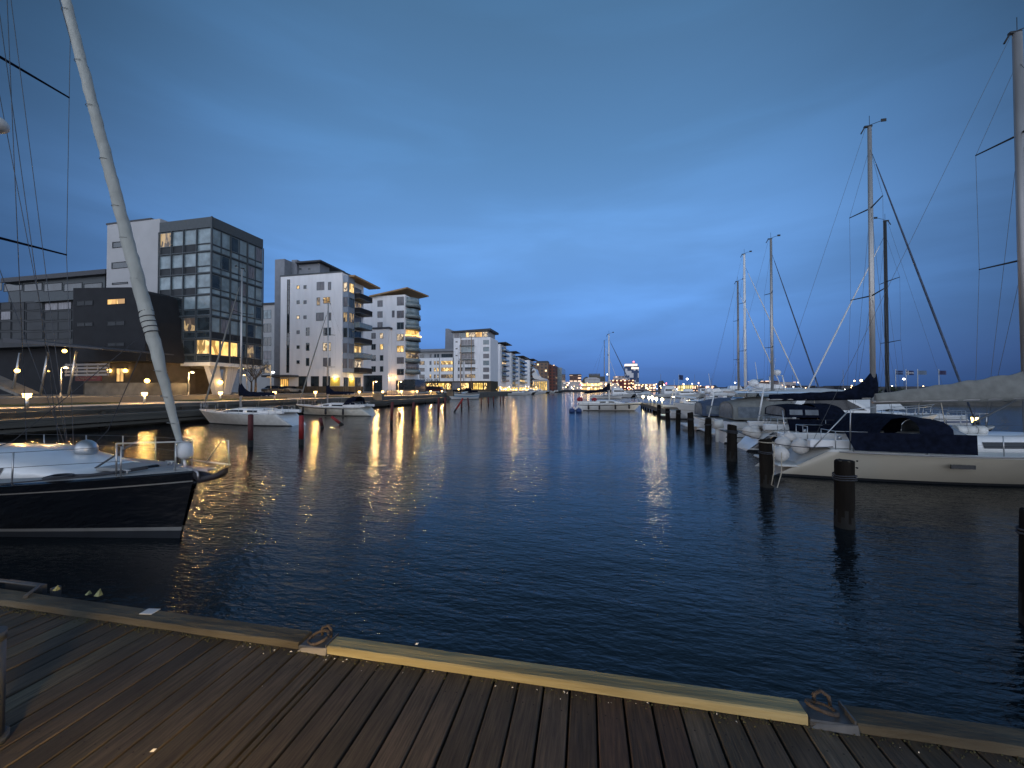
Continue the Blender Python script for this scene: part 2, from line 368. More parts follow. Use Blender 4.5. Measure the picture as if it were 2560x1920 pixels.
# timber boardwalk below the promenade, on piles
root = tag(empty('boardwalk', (-36.5, 30, 0)), 'low dark timber boardwalk below the left promenade, open underneath', 'boardwalk')
mb = MB()
for i in range(3): mb.bbox(-37.75 + i * .78 - 36.5 * -1 - 0, -37.0 + i * .78 + 36.5, -70, 60, .96, 1.12, .02)
mb.build('decking', M['timber'], root)
MB().box(1.16, 1.30, -70, 60, .62, .95).box(1.02, 1.14, -70, 60, .30, .52).build('edge_beam', M['timber'], root)
for i in range(26): MB().box(.78, 1.0, -69 + i * 5, -68.7 + i * 5, -3, .95).build('support_post', M['pile'], root)
mb = MB().box(-.9, -.35, -68, 16, 1.42, 1.52)
for i in range(15): mb.box(-.75, -.5, -66 + i * 5.8, -65.8 + i * 5.8, 1.12, 1.42)
tag(mb.build('long_bench', [M['timber']], None, (-36.5, 30, 0)), 'long low timber bench running along the boardwalk under the promenade', 'bench')
# far shores
tag(MB().box(-600, 1500, 520, 900, -3, 1.6).box(170, 1500, 240, 520, -3, 1.8).box(95, 1500, 120, 240, -3, 2.2).build('far_shore', M['plaza']), kind='structure')

# ---------------------------------------------------------------- buildings
def win(parent, face, plane, a0, a1, z0, z1, pane, fr='frame', nv=1, nh=1, fw=.08, name='window'):
    """window in a wall. face 's': wall in plane y, a = x.  face 'e': wall in plane x, a = y"""
    if a0 > a1: a0, a1 = a1, a0
    if z0 > z1: z0, z1 = z1, z0
    mb = MB()
    def bx(q, u0, u1, w0, w1, d0, d1):
        if face == 's': q.box(u0, u1, plane - d1, plane - d0, w0, w1)
        else: q.box(plane + d0, plane + d1, u0, u1, w0, w1)
    bx(mb, a0, a1, z0, z0 + fw, 0, .07); bx(mb, a0, a1, z1 - fw, z1, 0, .07)
    bx(mb, a0, a0 + fw, z0 + fw, z1 - fw, 0, .07); bx(mb, a1 - fw, a1, z0 + fw, z1 - fw, 0, .07)
    for i in range(1, nv):
        c = a0 + (a1 - a0) * i / nv; bx(mb, c - fw / 2, c + fw / 2, z0 + fw, z1 - fw, 0, .06)
    for i in range(1, nh):
        c = z0 + (z1 - z0) * i / nh; bx(mb, a0 + fw, a1 - fw, c - fw / 2, c + fw / 2, 0, .05)
    w = mb.build(name, M[fr], parent)
    q = MB(); bx(q, a0 + fw, a1 - fw, z0 + fw, z1 - fw, .005, .025)
    q.build('pane', M[pane], w)
    return w
def ws(parent, Y, px0, px1, py0, py1, pane, **k):
    pc, qc = (px0 + px1) / 2, (py0 + py1) / 2
    return win(parent, 's', Y, at(px0, qc, y=Y).x, at(px1, qc, y=Y).x, at(pc, py1, y=Y).z, at(pc, py0, y=Y).z, pane, **k)
def we(parent, X, px0, px1, z0, z1, pane, **k):
    return win(parent, 'e', X, at(px0, 900, x=X).y, at(px1, 900, x=X).y, z0, z1, pane, **k)
def balcony(parent, x0, x1, y0, y1, z, bal='balu', h=1.05):
    b_ = MB().box(x0, x1, y0, y1, z - .18, z).build('balcony', M['fascia'], parent)
    t = .05
    MB().box(x1 - t, x1, y0, y1, z, z + h - .05).box(x0, x1 - t, y0, y0 + t, z, z + h - .05).box(x0, x1 - t, y1 - t, y1, z, z + h - .05).build('balustrade', M[bal], b_)
    MB().box(x1 - t - .01, x1 + .02, y0, y1, z + h - .05, z + h).box(x0, x1 - t - .01, y0 - .01, y0 + t, z + h - .05, z + h).build('handrail', M['steel'], b_)
    return b_
BX = -52.0
# --- B1 glass office
Y1 = at(528, 700, x=BX).y
zt = lambda py, px=527: at(px, py, y=Y1).z
b1 = tag(empty('office_building', (BX - 8, Y1 + 12, ZB)), 'glass walled office block with dark top band, raised on slanted white columns', 'office building')
b1.location = (0, 0, 0)
xl = at(397, 700, y=Y1).x; xw = at(264, 700, y=Y1).x; YE = at(657, 700, x=BX).y
zfl = [zt(p) for p in (567, 626.6, 681, 735, 788.6, 845.6, 905)]
zroof = zt(541.5); zbot = zt(914)
MB().box(xl, BX - .12, Y1 + .12, YE, zfl[6], zfl[0]).build('wall', M['spandrel'], b1)
MB().box(xl, BX, Y1, YE, zfl[0], zroof).build('top_band', M['fascia'], b1)
MB().box(xl - 3, BX + .06, Y1 - .06, YE + .06, zbot, zfl[6]).build('floor_slab', M['gel2'], b1)
xp = at(432, 600, y=Y1 + 3).x
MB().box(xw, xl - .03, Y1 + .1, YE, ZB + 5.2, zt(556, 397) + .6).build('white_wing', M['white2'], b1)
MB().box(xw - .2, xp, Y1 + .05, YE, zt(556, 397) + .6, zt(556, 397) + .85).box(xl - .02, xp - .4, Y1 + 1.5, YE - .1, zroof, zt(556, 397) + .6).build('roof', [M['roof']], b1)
ex = [at(p, 800, y=Y1).x for p in (397, 427, 457, 490, 527)]; ex[0] = xl; ex[4] = BX
ey = [at(p, 800, x=BX).y for p in (528, 552, 575, 597, 617, 638, 657)]; ey[0] = Y1; ey[6] = YE
litS = {(5, 0): 'litO', (5, 1): 'litC', (5, 3): 'litA', (4, 0): 'litC', (4, 2): 'litC', (0, 0): 'litC', (3, 0): 'curtain'}
litE = {(5, 0): 'litO', (5, 1): 'litO', (5, 2): 'litO', (5, 4): 'litC'}
for fl in range(6):
    zt1, zb1 = zfl[fl], zfl[fl + 1]; hh = zt1 - zb1
    for i in range(4):
        p = litS.get((fl, i), 'skyglass' if fl < 3 or (fl == 3 and i > 1) else 'glass')
        win(b1, 's', Y1 + .12, ex[i] + .05, ex[i + 1] - .05, zb1 + .34 * hh, zt1 - .12, p, fw=.07, nh=1)
        if i == 3 or fl > 2: win(b1, 's', Y1 + .12, ex[i] + .05, ex[i + 1] - .05, zb1 + .14, zb1 + .30 * hh, 'skyglass' if i == 3 and fl < 3 else 'glass', fw=.05, name='lower_light')
    for i in range(6):
        p = litE.get((fl, i), ['skyglass', 'skyglass', 'glass', 'skyglass', 'skyglass', 'curtain'][(i + fl) % 6] if fl < 5 else 'glass')
        win(b1, 'e', BX - .12, ey[i] + .06, ey[i + 1] - .06, zb1 + .30 * hh, zt1 - .16, p, fw=.09)
        if fl < 4: win(b1, 'e', BX - .12, ey[i] + .06, ey[i + 1] - .06, zb1 + .14, zb1 + .26 * hh, 'skyglass', fw=.05, name='lower_light')
mb = MB()
for i in range(5): mb.box(ex[i] - .05, ex[i] + .05, Y1 - .12, Y1 + .02, zfl[6], zfl[0])
for i in range(1, 7, 2): mb.box(BX - .02, BX + .12, ey[i + 1 if i < 6 else i] - .06, ey[i + 1 if i < 6 else i] + .06, zfl[6], zfl[0])
mb.box(BX - .05, BX + .13, Y1 - .13, Y1 + .05, zfl[6], zroof)
for z in zfl[1:6]: mb.box(xl, BX + .08, Y1 - .10, Y1 + .0, z - .07, z + .07).box(BX, BX + .09, Y1, YE, z - .07, z + .07)
mb.build('mullion', M['fascia'], b1)
for (p0, p1, q0, q1) in ((282, 316, 604, 619), (280, 321, 655, 671), (281, 320, 706, 711)):
    ws(b1, Y1 + .1, p0, p1, q0, q1, 'glass', fr='dframe')
# recessed ground floor and slanted columns
MB().box(xw, BX - 9.0, Y1 + 2.2, YE, ZB, zbot).box(xl - 6, xl + 4, Y1 + 1.2, Y1 + 2.2, ZB, ZB + 3.6).build('ground_floor_wall', M['brownwall'], b1)
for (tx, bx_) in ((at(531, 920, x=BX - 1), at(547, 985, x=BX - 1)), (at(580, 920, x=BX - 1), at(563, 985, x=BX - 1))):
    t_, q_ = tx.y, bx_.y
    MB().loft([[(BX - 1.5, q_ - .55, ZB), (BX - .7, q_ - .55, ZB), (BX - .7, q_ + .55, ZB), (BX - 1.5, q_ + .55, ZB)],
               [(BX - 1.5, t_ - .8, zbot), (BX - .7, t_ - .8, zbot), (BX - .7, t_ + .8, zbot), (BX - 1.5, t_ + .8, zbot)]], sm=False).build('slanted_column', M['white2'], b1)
# --- B0 dark office with chamfered end, left
Y0 = 38.0
b0 = tag(empty('dark_office', (0, 0, 0)), 'charcoal clad office block with one yellow lit window, left of the glass block', 'office building')
pts = [(183, 720), (326, 718), (345, 727), (358, 800), (366, 903), (183, 905)]
pr = [(at(a, b_, y=Y0).x, at(a, b_, y=Y0).z) for a, b_ in pts]
MB().prism(pr, Y0, Y0 + 9).build('wall', M['darkclad'], b0)
ws(b0, Y0, 269, 314, 747, 761, 'litO', fr='dframe', nv=2, fw=.05)
for q in ((191, 233, 752, 764), (191, 233, 806, 816), (268, 312, 803, 814), (268, 312, 857, 866)): ws(b0, Y0, *q, 'spandrel', fr='dframe', nv=2, fw=.05)
xg = at(0, 700, y=Y0).x - 12
MB().box(at(210, 900, y=Y0 + 2).x, at(400, 900, y=Y0 + 2).x, Y0 + 2, Y0 + 6, ZB, at(300, 900, y=Y0).z).build('entrance_wall', M['brownwall'], b0)
ws(b0, Y0 + 2, 291, 311, 920, 955, 'litO', fr='dframe', nv=2, name='lit_door')
MB().box(at(212, 950, y=Y0 - 3).x, at(366, 950, y=Y0 - 3).x, Y0 - 3, Y0 + 2, ZB, at(300, 957, y=Y0 - 3).z).build('plinth', M['conc_dark'], b0)
# --- glazed low block far left with sloping canopy
bl = tag(empty('glazed_block', (0, 0, 0)), 'low dark glazed block with a thin sloping canopy at the left edge', 'building')
MB().box(xg, at(183, 800, y=Y0 + 1).x, Y0 + 1, Y0 + 10, at(90, 866, y=Y0 + 1).z, at(90, 752, y=Y0 + 1).z).build('wall', M['spandrel'], bl)
for i, (a, b_) in enumerate(((-40, 0), (2, 28), (30, 62), (66, 108), (112, 180))):
    for j, (c, d) in enumerate(((756, 775), (778, 800), (804, 826), (830, 848))):
        ws(bl, Y0 + 1, a, b_, c, d, 'curtain' if (i * 3 + j) % 4 == 0 and j < 2 else 'spandrel', fr='dframe', nv=2 if b_ - a > 50 else 1, fw=.06)
MB().box(at(76, 740, y=Y0).x, at(183, 740, y=Y0).x, Y0 + .4, Y0 + .95, at(130, 750, y=Y0).z, at(130, 737, y=Y0).z).build('pale_band', M['fascia'], bl)
YB = Y0 + 11
MB().box(xg - 10, at(262, 720, y=YB).x, YB, YB + 8, at(130, 750, y=YB).z, at(130, 700, y=YB).z).build('rear_wing', M['fascia'], bl)
MB().box(xg - 10, at(262, 720, y=YB - 1).x, YB - 1, YB + 8, at(130, 701, y=YB).z, at(130, 690, y=YB).z).build('roof', M['roof'], bl)
for i in range(6): ws(bl, YB, -40 + i * 50, 6 + i * 50, 708, 728, 'glass', fr='dframe', fw=.08)
ca = at(285, 876, y=31); cb = at(40, 858, y=31)
MB().prism([(cb.x, cb.z), (ca.x, ca.z), (ca.x, ca.z + .12), (cb.x, cb.z + .5)], 30, 37).build('canopy', M['roof'], bl)
for p in (30, 100, 170):
    a = at(p, 1000, y=31.5); MB().tube([(a.x, 31.5, ZB), (a.x + 1.2, 31.5, ca.z + .1)], .12).build('slanted_post', M['steel'], bl)
MB().box(xg, at(212, 900, y=Y0 + 2).x, Y0 + 3, Y0 + 9, ZB, at(90, 866, y=Y0 + 1).z).build('recessed_ground_floor', M['darkclad'], bl)
ra = at(-60, 925, y=32); rb = at(78, 985, y=32)
MB().prism([(ra.x, ra.z), (rb.x, rb.z), (rb.x, rb.z - .3), (ra.x, ra.z - .5)], 31, 33).build('outdoor_stair', M['concrete'], bl)
sg = tag(empty('hanging_sign', (0, 0, 0)), 'dark red restaurant sign hanging below the pale terrace rail', 'sign')
sa, sb = at(188, 941, y=34), at(252, 952, y=34)
MB().box(sa.x, sb.x, 34, 34.12, sb.z, sa.z).build('sign_board', M['redsign'], sg)
mb = MB(); n = 26; ww = sb.x - sa.x
mb.tube([(sa.x + ww * (.12 + .78 * i / n), 33.97, (sa.z + sb.z) / 2 + .10 * math.sin(i * 2.1) + .04 * math.sin(i * 5.3)) for i in range(n)], .02, 5)
mb.build('script_lettering', M['concrete'], sg)
tr = tag(empty('terrace_rail', (0, 0, 0)), 'pale slatted terrace railing above the red restaurant sign', 'railing')
ta, tb = at(162, 912, y=35), at(268, 936, y=35)
mb = MB()
for i in range(4): z = tb.z + (ta.z - tb.z) * i / 3; mb.box(ta.x, tb.x, 35, 35.1, z - .14, z + .10)
for i in range(5): x = ta.x + (tb.x - ta.x) * i / 4; mb.box(x - .04, x + .04, 35.1, 35.2, tb.z - .2, ta.z + .15)
mb.build('slats', M['greywall'], tr)

# --- small set-back block between B1 and B2
bs = tag(empty('set_back_block', (0, 0, 0)), 'narrow grey apartment block seen in the gap beside the glass office', 'building')
Ys = 96.0
MB().box(at(600, 800, y=Ys).x, at(690, 800, y=Ys).x, Ys, Ys + 12, ZB, at(670, 762, y=Ys).z).build('wall', M['white2'], bs)
MB().box(at(598, 800, y=Ys).x, at(692, 800, y=Ys).x, Ys - .5, Ys + 12.5, at(670, 762, y=Ys).z, at(670, 762, y=Ys).z + .5).build('roof', M['roof'], bs)
MB().box(-135, at(600, 900, y=Ys).x - .1, Ys + 1, Ys + 12, ZB, 9.5).build('low_wing', M['greywall'], bs)
for i in range(8): win(bs, 's', Ys + 1, -128 + i * 5.2, -125.4 + i * 5.2, 5.0, 7.0, 'litC' if i in (2, 6) else 'glass', nv=2)
for j in range(5): ws(bs, Ys, 659, 678, 775 + j * 34, 797 + j * 34, ['skyglass', 'glass', 'glass', 'curtain', 'litC'][j], nv=2)

# --- B2 white apartment tower
Y2 = at(855, 800, x=BX).y
b2 = tag(empty('apartment_tower', (0, 0, 0)), 'white apartment tower with dark vertical stair window and bright yellow niches at its foot', 'apartment block')
x2l = at(701, 800, y=Y2).x; z2 = at(800, 685, y=Y2).z; Y2e = at(908, 900, x=BX).y
MB().box(x2l, BX, Y2, Y2e, ZB + 1.4, z2).build('wall', M['white'], b2)
MB().box(x2l, BX + .03, Y2 - .03, Y2e + .03, ZB, ZB + 1.4).build('stone_base', M['brownwall'], b2)
MB().box(x2l - .1, BX + .1, Y2 - .1, Y2e, z2, z2 + .3).build('parapet', M['fascia'], b2)
xt = at(687, 700, y=Y2 + 1).x
MB().box(xt, x2l, Y2 + 1, Y2 + 9, ZB, at(700, 648, y=Y2 + 1).z).box(x2l, at(742, 655, y=Y2 + 3).x, Y2 + 3, Y2 + 9, z2 + .3, at(742, 649, y=Y2 + 3).z).build('stair_tower', M['greywall'], b2)
Yp = Y2 + 3.5
px_ = at(800, 660, y=Yp).x; zp = at(790, 652, y=Yp).z
MB().box(at(742, 655, y=Y2 + 3).x + .02, px_, Yp, Y2e - 1, z2 + .3, zp).build('penthouse', M['greywall'], b2)
for p in (722, 748, 770): ws(b2, Yp - .5 if p < 740 else Yp, p, p + 6, 670, 675, 'glass')
def eaves(par, name, m, pl, pc, pf, yl, yc, yf, Yn, th=.35):
    """overhanging flat roof: left end, near corner and far end of its water side edge"""
    c = at(pc, yc, y=Yn); l = at(pl, yl, y=Yn); Yf = at(pf, yf, x=c.x).y; zf_ = at(pf, yf, x=c.x).z
    vs = [(l.x, Yn, l.z), (c.x, Yn, c.z), (c.x, Yf, zf_), (l.x, Yf, l.z + zf_ - c.z)]
    MB().add(vs + [(a, b_, c_ - th) for a, b_, c_ in vs], [(0, 1, 2, 3), (7, 6, 5, 4), (0, 4, 5, 1), (1, 5, 6, 2), (2, 6, 7, 3), (3, 7, 4, 0)]).build(name, m, par)
eaves(b2, 'penthouse_roof', M['roof'], 738, 801, 863, 654, 649, 679, Yp - 1.2)
zr2 = at(855, 690, x=BX).z
eaves(b2, 'timber_roof', M['woodroof'], 856, 887, 951, 689, 687, 719, Y2 + .6)
ws(b2, Y2, 717.5, 724, 699, 932, 'glass', fr='dframe', nh=18, name='stair_window')
def reg2(x, y): return 600 + x / 3.606, 600 + y / 3.606
def w2(x0, x1, y0, y1, pane, **k):
    a, b_ = reg2(x0, y0); c, d = reg2(x1, y1); ws(b2, Y2, a, c, b_, d, pane, **k)
for j, p in enumerate(('litA', 'glass', 'litB', 'curtain', 'glass', 'glass')): w2(512, 538, 410 + j * 135, 442 + j * 135, p)
for j, p in enumerate(('glass', 'curtain', 'curtain')): w2(574, 600, 408 + j * 136, 440 + j * 136, p)
for j in range(3): w2(596, 626, 790 + j * 137, 862 + j * 137, 'glass')
w2(693, 760, 378, 452, 'curtain', nv=2); w2(795, 822, 378, 450, 'curtain')
w2(693, 722, 518, 590, 'litC'); w2(752, 812, 515, 572, 'litA', nv=2)
w2(688, 755, 655, 728, 'curtain', nv=2); w2(800, 822, 655, 725, 'curtain')
w2(754, 820, 790, 862, 'glass', nv=2); w2(748, 820, 925, 1000, 'litB', nv=2); w2(750, 818, 1062, 1138, 'curtain', nv=2)
for (a, b_) in ((530, 604), (640, 712), (746, 812)): w2(a, b_, 1228, 1370, 'glass', fr='dframe', nv=2, name='shop_window')
# entrance with lit vestibule
Ye = Y2 - 1.2
MB().box(at(668, 900, y=Ye).x, at(736, 900, y=Ye).x, Ye - 1.5, Y2 + 1.0, at(700, 943, y=Ye).z, at(700, 938, y=Ye).z).build('entrance_canopy', M['roof'], b2)
ws(b2, Y2, 692 + 9, 722, 947, 981, 'litO', fr='dframe', nv=4, name='entrance_door')
# east side: grey glazed bay, corner niches, balconies
yb0, yb1 = Y2 + .3, at(886, 800, x=BX + 1.2).y
zs = [reg2(0, q)[1] for q in (460, 597, 732, 867, 1002, 1138)]
MB().box(BX, BX + 1.2, yb0, yb1, at(870, 931, x=BX + 1.2).z, zr2 + .2).build('bay', M['bluegrey'], b2)
for j, q in enumerate((378, 512, 650, 790, 930, 1068)):
    za = at(870, 600 + (q + 88) / 3.606, x=BX + 1.2).z; zb_ = at(870, 600 + q / 3.606, x=BX + 1.2).z
    win(b2, 'e', BX + 1.2, yb0 + .3, yb1 - .2, za, zb_, ('litA', 'glass', 'litC', 'glass', 'curtain', 'curtain')[j], nv=3)
    win(b2, 's', yb0, BX + .1, BX + 1.1, za, zb_, ('litB', 'curtain', 'litC', 'glass', 'curtain', 'curtain')[j])
    win(b2, 'e', BX, yb1 + .6, yb1 + 4.2, za - .6, zb_, ('curtain', 'litC', 'curtain', 'glass', 'litA', 'litB')[j], nv=3, name='balcony_door')
    balcony(b2, BX, BX + 2.4, yb1 + .1, at(931, 800, x=BX + 2.4).y, za - .75, 'darkclad' if j in (0, 1, 3, 5) else 'balu')
for (p0, p1) in ((859, 870), (887, 902)): we(b2, BX, p0, p1, ZB + .1, at(p0, 943, x=BX).z, 'glass', nv=2, name='shop_window')
for yy in (at(835, 948, y=Y2), None):
    pass
def niche_lamp(x, y, z, parent):
    MB().cyl(x, y, z - .12, z + .12, .14).build('wall_light', M['walllamp'], parent); bulb(parent, (x, y, z), 170, (1, .74, .28))
# yellow lit niches: washed by their own ceiling lamps
nA = at(838, 950, y=Y2); MB().box(at(826, 950, y=Y2).x, at(850, 950, y=Y2).x, Y2 - .05, Y2 - .03, ZB + 1.45, at(838, 944, y=Y2).z).build('yellow_render', mat('yellow_render', (.62, .50, .12), .8, var=.1), b2)
niche_lamp(nA.x, Y2 - .35, at(838, 947, y=Y2).z, b2)
nB = at(878, 950, x=BX); niche_lamp(BX + .35, nB.y, at(878, 948, x=BX).z, b2)
MB().box(BX + .03, BX + .05, at(871, 950, x=BX).y, at(886, 950, x=BX).y, ZB + 1.45, at(878, 945, x=BX).z).build('yellow_render', bpy.data.materials['yellow_render'], b2)

# --- B3 white tower with glass corner balconies + low wing in front
Y3 = at(1012, 850, x=BX).y
b3 = tag(empty('apartment_tower', (0, 0, 0)), 'white apartment tower with rounded glass corner balconies and an orange festoon', 'apartment block')
x3l = at(905, 850, y=Y3).x; z3 = at(1000, 737, y=Y3).z; Y3e = at(1046, 850, x=BX).y
MB().box(x3l, BX, Y3, Y3e, ZB, z3).build('wall', M['white'], b3)
za_ = at(1018, 720, x=BX).z
eaves(b3, 'timber_roof', M['woodroof'], 922, 1018, 1072, 739, 717.5, 739, Y3 - 1.2)
def w3(x0, x1, y0, y1, pane, Y=None, par=None, **k):
    a, b_ = reg2(x0, y0); c, d = reg2(x1, y1); ws(par or b3, Y or Y3, a, c, b_, d, pane, **k)
for j in range(3): w3(1240, 1286, 545 + j * 98, 602 + j * 98, 'curtain', nv=2)
w3(1370, 1394, 636, 698, 'curtain')
for j, p in enumerate(('curtain', 'curtain', 'glass', 'litB', 'litA', 'curtain', 'glass')): w3(1415, 1478, 512 + j * 105 + (20 if j else 0), 590 + j * 103 + (10 if j else 0), p, nv=2)
for j in range(8):
    z = at(1040, 768 + j * 27.8 - 2, x=BX + 2.6).z
    if z < ZB + 2.5: break
    b_ = MB().cyl(BX - .3, Y3 + 3.4, z - .2, z, 3.2, 20).build('balcony', M['fascia'], b3)
    q = MB().cyl(BX - .3, Y3 + 3.4, z, z + 1.0, 3.15, 20).build('balustrade', M['balu'], b_)
    win(b3, 'e', BX, Y3 + 6.8, Y3e - .5, z + .1, z + 2.3, ('curtain', 'litC', 'glass', 'litA', 'glass', 'litB', 'curtain', 'glass')[j], nv=2, name='balcony_door')
    MB().cyl(BX - .3, Y3 + 3.4, z + 1.1, z + 2.6, 2.7, 16).build('corner_glazing', M[('skyglass', 'skyglass', 'skyglass', 'litO', 'skyglass', 'litC', 'curtain', 'skyglass')[j]], b3)
zf = at(1030, 838, x=BX + 2.6).z
fs = MB().tube([(BX - .3 + 3.25 * math.cos(a), Y3 + 3.4 + 3.25 * math.sin(a), zf + .25 + .1 * math.sin(a * 9)) for a in [(-2.2 + 3.2 * i / 24) for i in range(25)]], .09, 6).build('festoon_light', M['strip'], b3)
ws(b3, Y3, 990, 1010, 951, 980, 'glass', fr='dframe', nv=2, name='shop_window')
ge = tag(MB().box(BX + .1, BX + 3.4, Y3 - .5, Y3 + 6, ZB, at(1030, 948, x=BX + 3).z).build('glazed_kiosk', M['glass']), 'dark glazed cafe box under the corner balconies', 'cafe')
bw = tag(empty('apartment_wing', (0, 0, 0)), 'four storey white wing with small windows between the two white towers', 'apartment block')
Yw = Y3 - 1.6
xa_, xb_ = at(908, 850, y=Yw).x, at(971, 850, y=Yw).x
zw = at(945, 823, y=Yw).z
MB().box(xa_, xb_, Yw, Y3 - .1, ZB, zw).build('wall', M['white'], bw)
MB().box(xa_ - .3, xb_ + .4, Yw - .3, Y3 - .1, zw, zw + .5).build('roof', M['roof'], bw)
for j, (p, q) in enumerate((('curtain', 'litB'), ('glass', 'litA'), ('glass', 'glass'), ('glass', 'glass'))):
    w3(1185, 1224, 838 + j * 100, 890 + j * 100, p, Yw, bw, nv=2); w3(1262, 1292, 838 + j * 100, 888 + j * 100, q, Yw, bw)
w3(1115, 1282, 1220, 1368, 'glass', Yw, bw, fr='dframe', nv=3, name='shop_window')
bulb(b3, (at(982, 946, y=Y3).x, Y3 - 1.2, at(974, 946, y=Y3).z), 130, (1, .52, .20), .12)
MB().cyl(at(974, 945, y=Y3).x, Y3 - .3, at(974, 945, y=Y3).z, at(974, 945, y=Y3).z + .25, .16).build('wall_light', M['walllamp'], b3)
MB().cyl(at(990, 944, y=Y3).x, Y3 - .3, at(990, 944, y=Y3).z, at(990, 944, y=Y3).z + .25, .16).build('wall_light', M['walllamp'], b3)

# --- B4 long white block facing down the harbour
Y4 = 169.0
b4 = tag(empty('apartment_block', (0, 0, 0)), 'long white apartment block with lit restaurants along its ground floor', 'apartment block')
r3 = lambda x, y: (1020 + x / 5.267, 780 + y / 5.267)
X4 = lambda x: at(r3(x, 0)[0], 900, y=Y4).x
Z4 = lambda y: at(1140, r3(0, y)[1], y=Y4).z
MB().box(X4(60), X4(600), Y4, Y4 + 14, Z4(910), Z4(600)).box(X4(600) + .01, X4(1085), Y4 + .02, Y4 + 14, Z4(910), Z4(345)).build('wall', M['white'], b4)
MB().box(X4(60), X4(1085), Y4 + 1.2, Y4 + 14, ZB - .4, Z4(910)).build('ground_floor_wall', M['brownwall'], b4)
MB().box(X4(60), X4(600), Y4 + 2.4, Y4 + 13, Z4(600), Z4(510)).box(X4(585), X4(1050), Y4 + .6, Y4 + 13, Z4(345), Z4(262)).build('top_storey', M['white2'], b4)
MB().box(X4(40), X4(605), Y4 + .4, Y4 + 14, Z4(510), Z4(478)).build('roof', M['greywall'], b4)
e = X4(1095)
MB().prism([(X4(575), Z4(270)), (e, Z4(262)), (e, Z4(235)), (X4(575), Z4(255))], Y4 - 1.2, Y4 + 14).build('upper_roof', M['roof'], b4)
Yt = Y4 + 10
tw = lambda x: at(r3(x, 0)[0], 900, y=Yt).x; tz = lambda y: at(1120, r3(0, y)[1], y=Yt).z
MB().prism([(tw(435), ZB), (tw(585), ZB), (tw(620), tz(235)), (tw(520), tz(228)), (tw(490), tz(200)), (tw(452), tz(200))], Yt + 4, Yt + 10).build('stair_tower', M['greywall'], b4)
def w4(x0, x1, y0, y1, pane, d=0, **k):
    a, b_ = r3(x0, y0); c, dd = r3(x1, y1)
    win(b4, 's', Y4 + d, at(a, 900, y=Y4 + d).x, at(c, 900, y=Y4 + d).x, at(1140, dd, y=Y4 + d).z, at(1140, b_, y=Y4 + d).z, pane, **k)
cols = [(150, 220, 2), (285, 308, 1), (342, 366, 1), (382, 406, 1), (436, 590, 5), (658, 680, 1), (698, 720, 1), (750, 886, 5)]
pat = {0: ['litC', 'curtain', 'litC', 'litC', 'litA', 'glass', 'glass', 'glass'], 1: ['glass', 'glass', 'litA', 'litA', 'litA', 'glass', 'glass', 'glass'], 2: ['glass', 'litA', 'litC', 'litB', 'litC', 'curtain', 'curtain', 'litC']}
for j in range(3):
    for i, (a, b_, nv) in enumerate(cols): w4(a, b_, 640 + j * 90, 690 + j * 90, pat[j][i], nv=nv)
for (a, b_, nv) in ((155, 215, 3), (284, 310, 1), (345, 372, 1), (384, 410, 1), (440, 590, 6)): w4(a, b_, 548, 595, 'glass', d=2.4, nv=nv)
for j in range(6): w4(990, 1068, 380 + j * 89, 438 + j * 89, ('skyglass', 'skyglass', 'curtain', 'skyglass', 'curtain', 'curtain')[j], nv=3)
for j in range(3):
    w4(626, 652, 385 + j * 90, 402 + j * 90, 'glass'); w4(695, 872, 368 + j * 90, 440 + j * 90, ('curtain', 'skyglass', 'curtain')[j], nv=4, fr='steel')
for (a, b_, p, nv) in ((612, 670, 'curtain', 2), (690, 755, 'skyglass', 1), (762, 800, 'litA', 1), (805, 880, 'litB', 3), (888, 975, 'litO', 4), (982, 1046, 'litB', 3)):
    w4(a, b_, 275, 338, p, d=.6, nv=nv)
mb = MB()
for x in (415, 595, 735, 600): mb.box(X4(x) - .08, X4(x) + .08, Y4 - .12, Y4, Z4(910), Z4(600))
mb.build('downpipe', M['fascia'], b4)
for j in range(3): MB().box(X4(690), X4(875), Y4 - 1.2, Y4, Z4(455 + j * 90), Z4(446 + j * 90)).build('balcony', M['fascia'], b4)
for i, (a, b_, p) in enumerate(((150, 235, 'shop'), (240, 310, 'shop'), (315, 395, 'shop'), (400, 482, 'shopY'), (488, 570, 'shop'), (690, 722, 'shop'), (726, 800, 'shop'), (858, 925, 'shopY'), (930, 985, 'shopY'), (1000, 1040, 'shop'))):
    w4(a, b_, 935, 1020, p, d=1.2, fr='dframe', nv=3, name='shop_window')
w4(582, 690, 925, 1022, 'curtain', d=1.2, nv=1, name='roller_shutter')

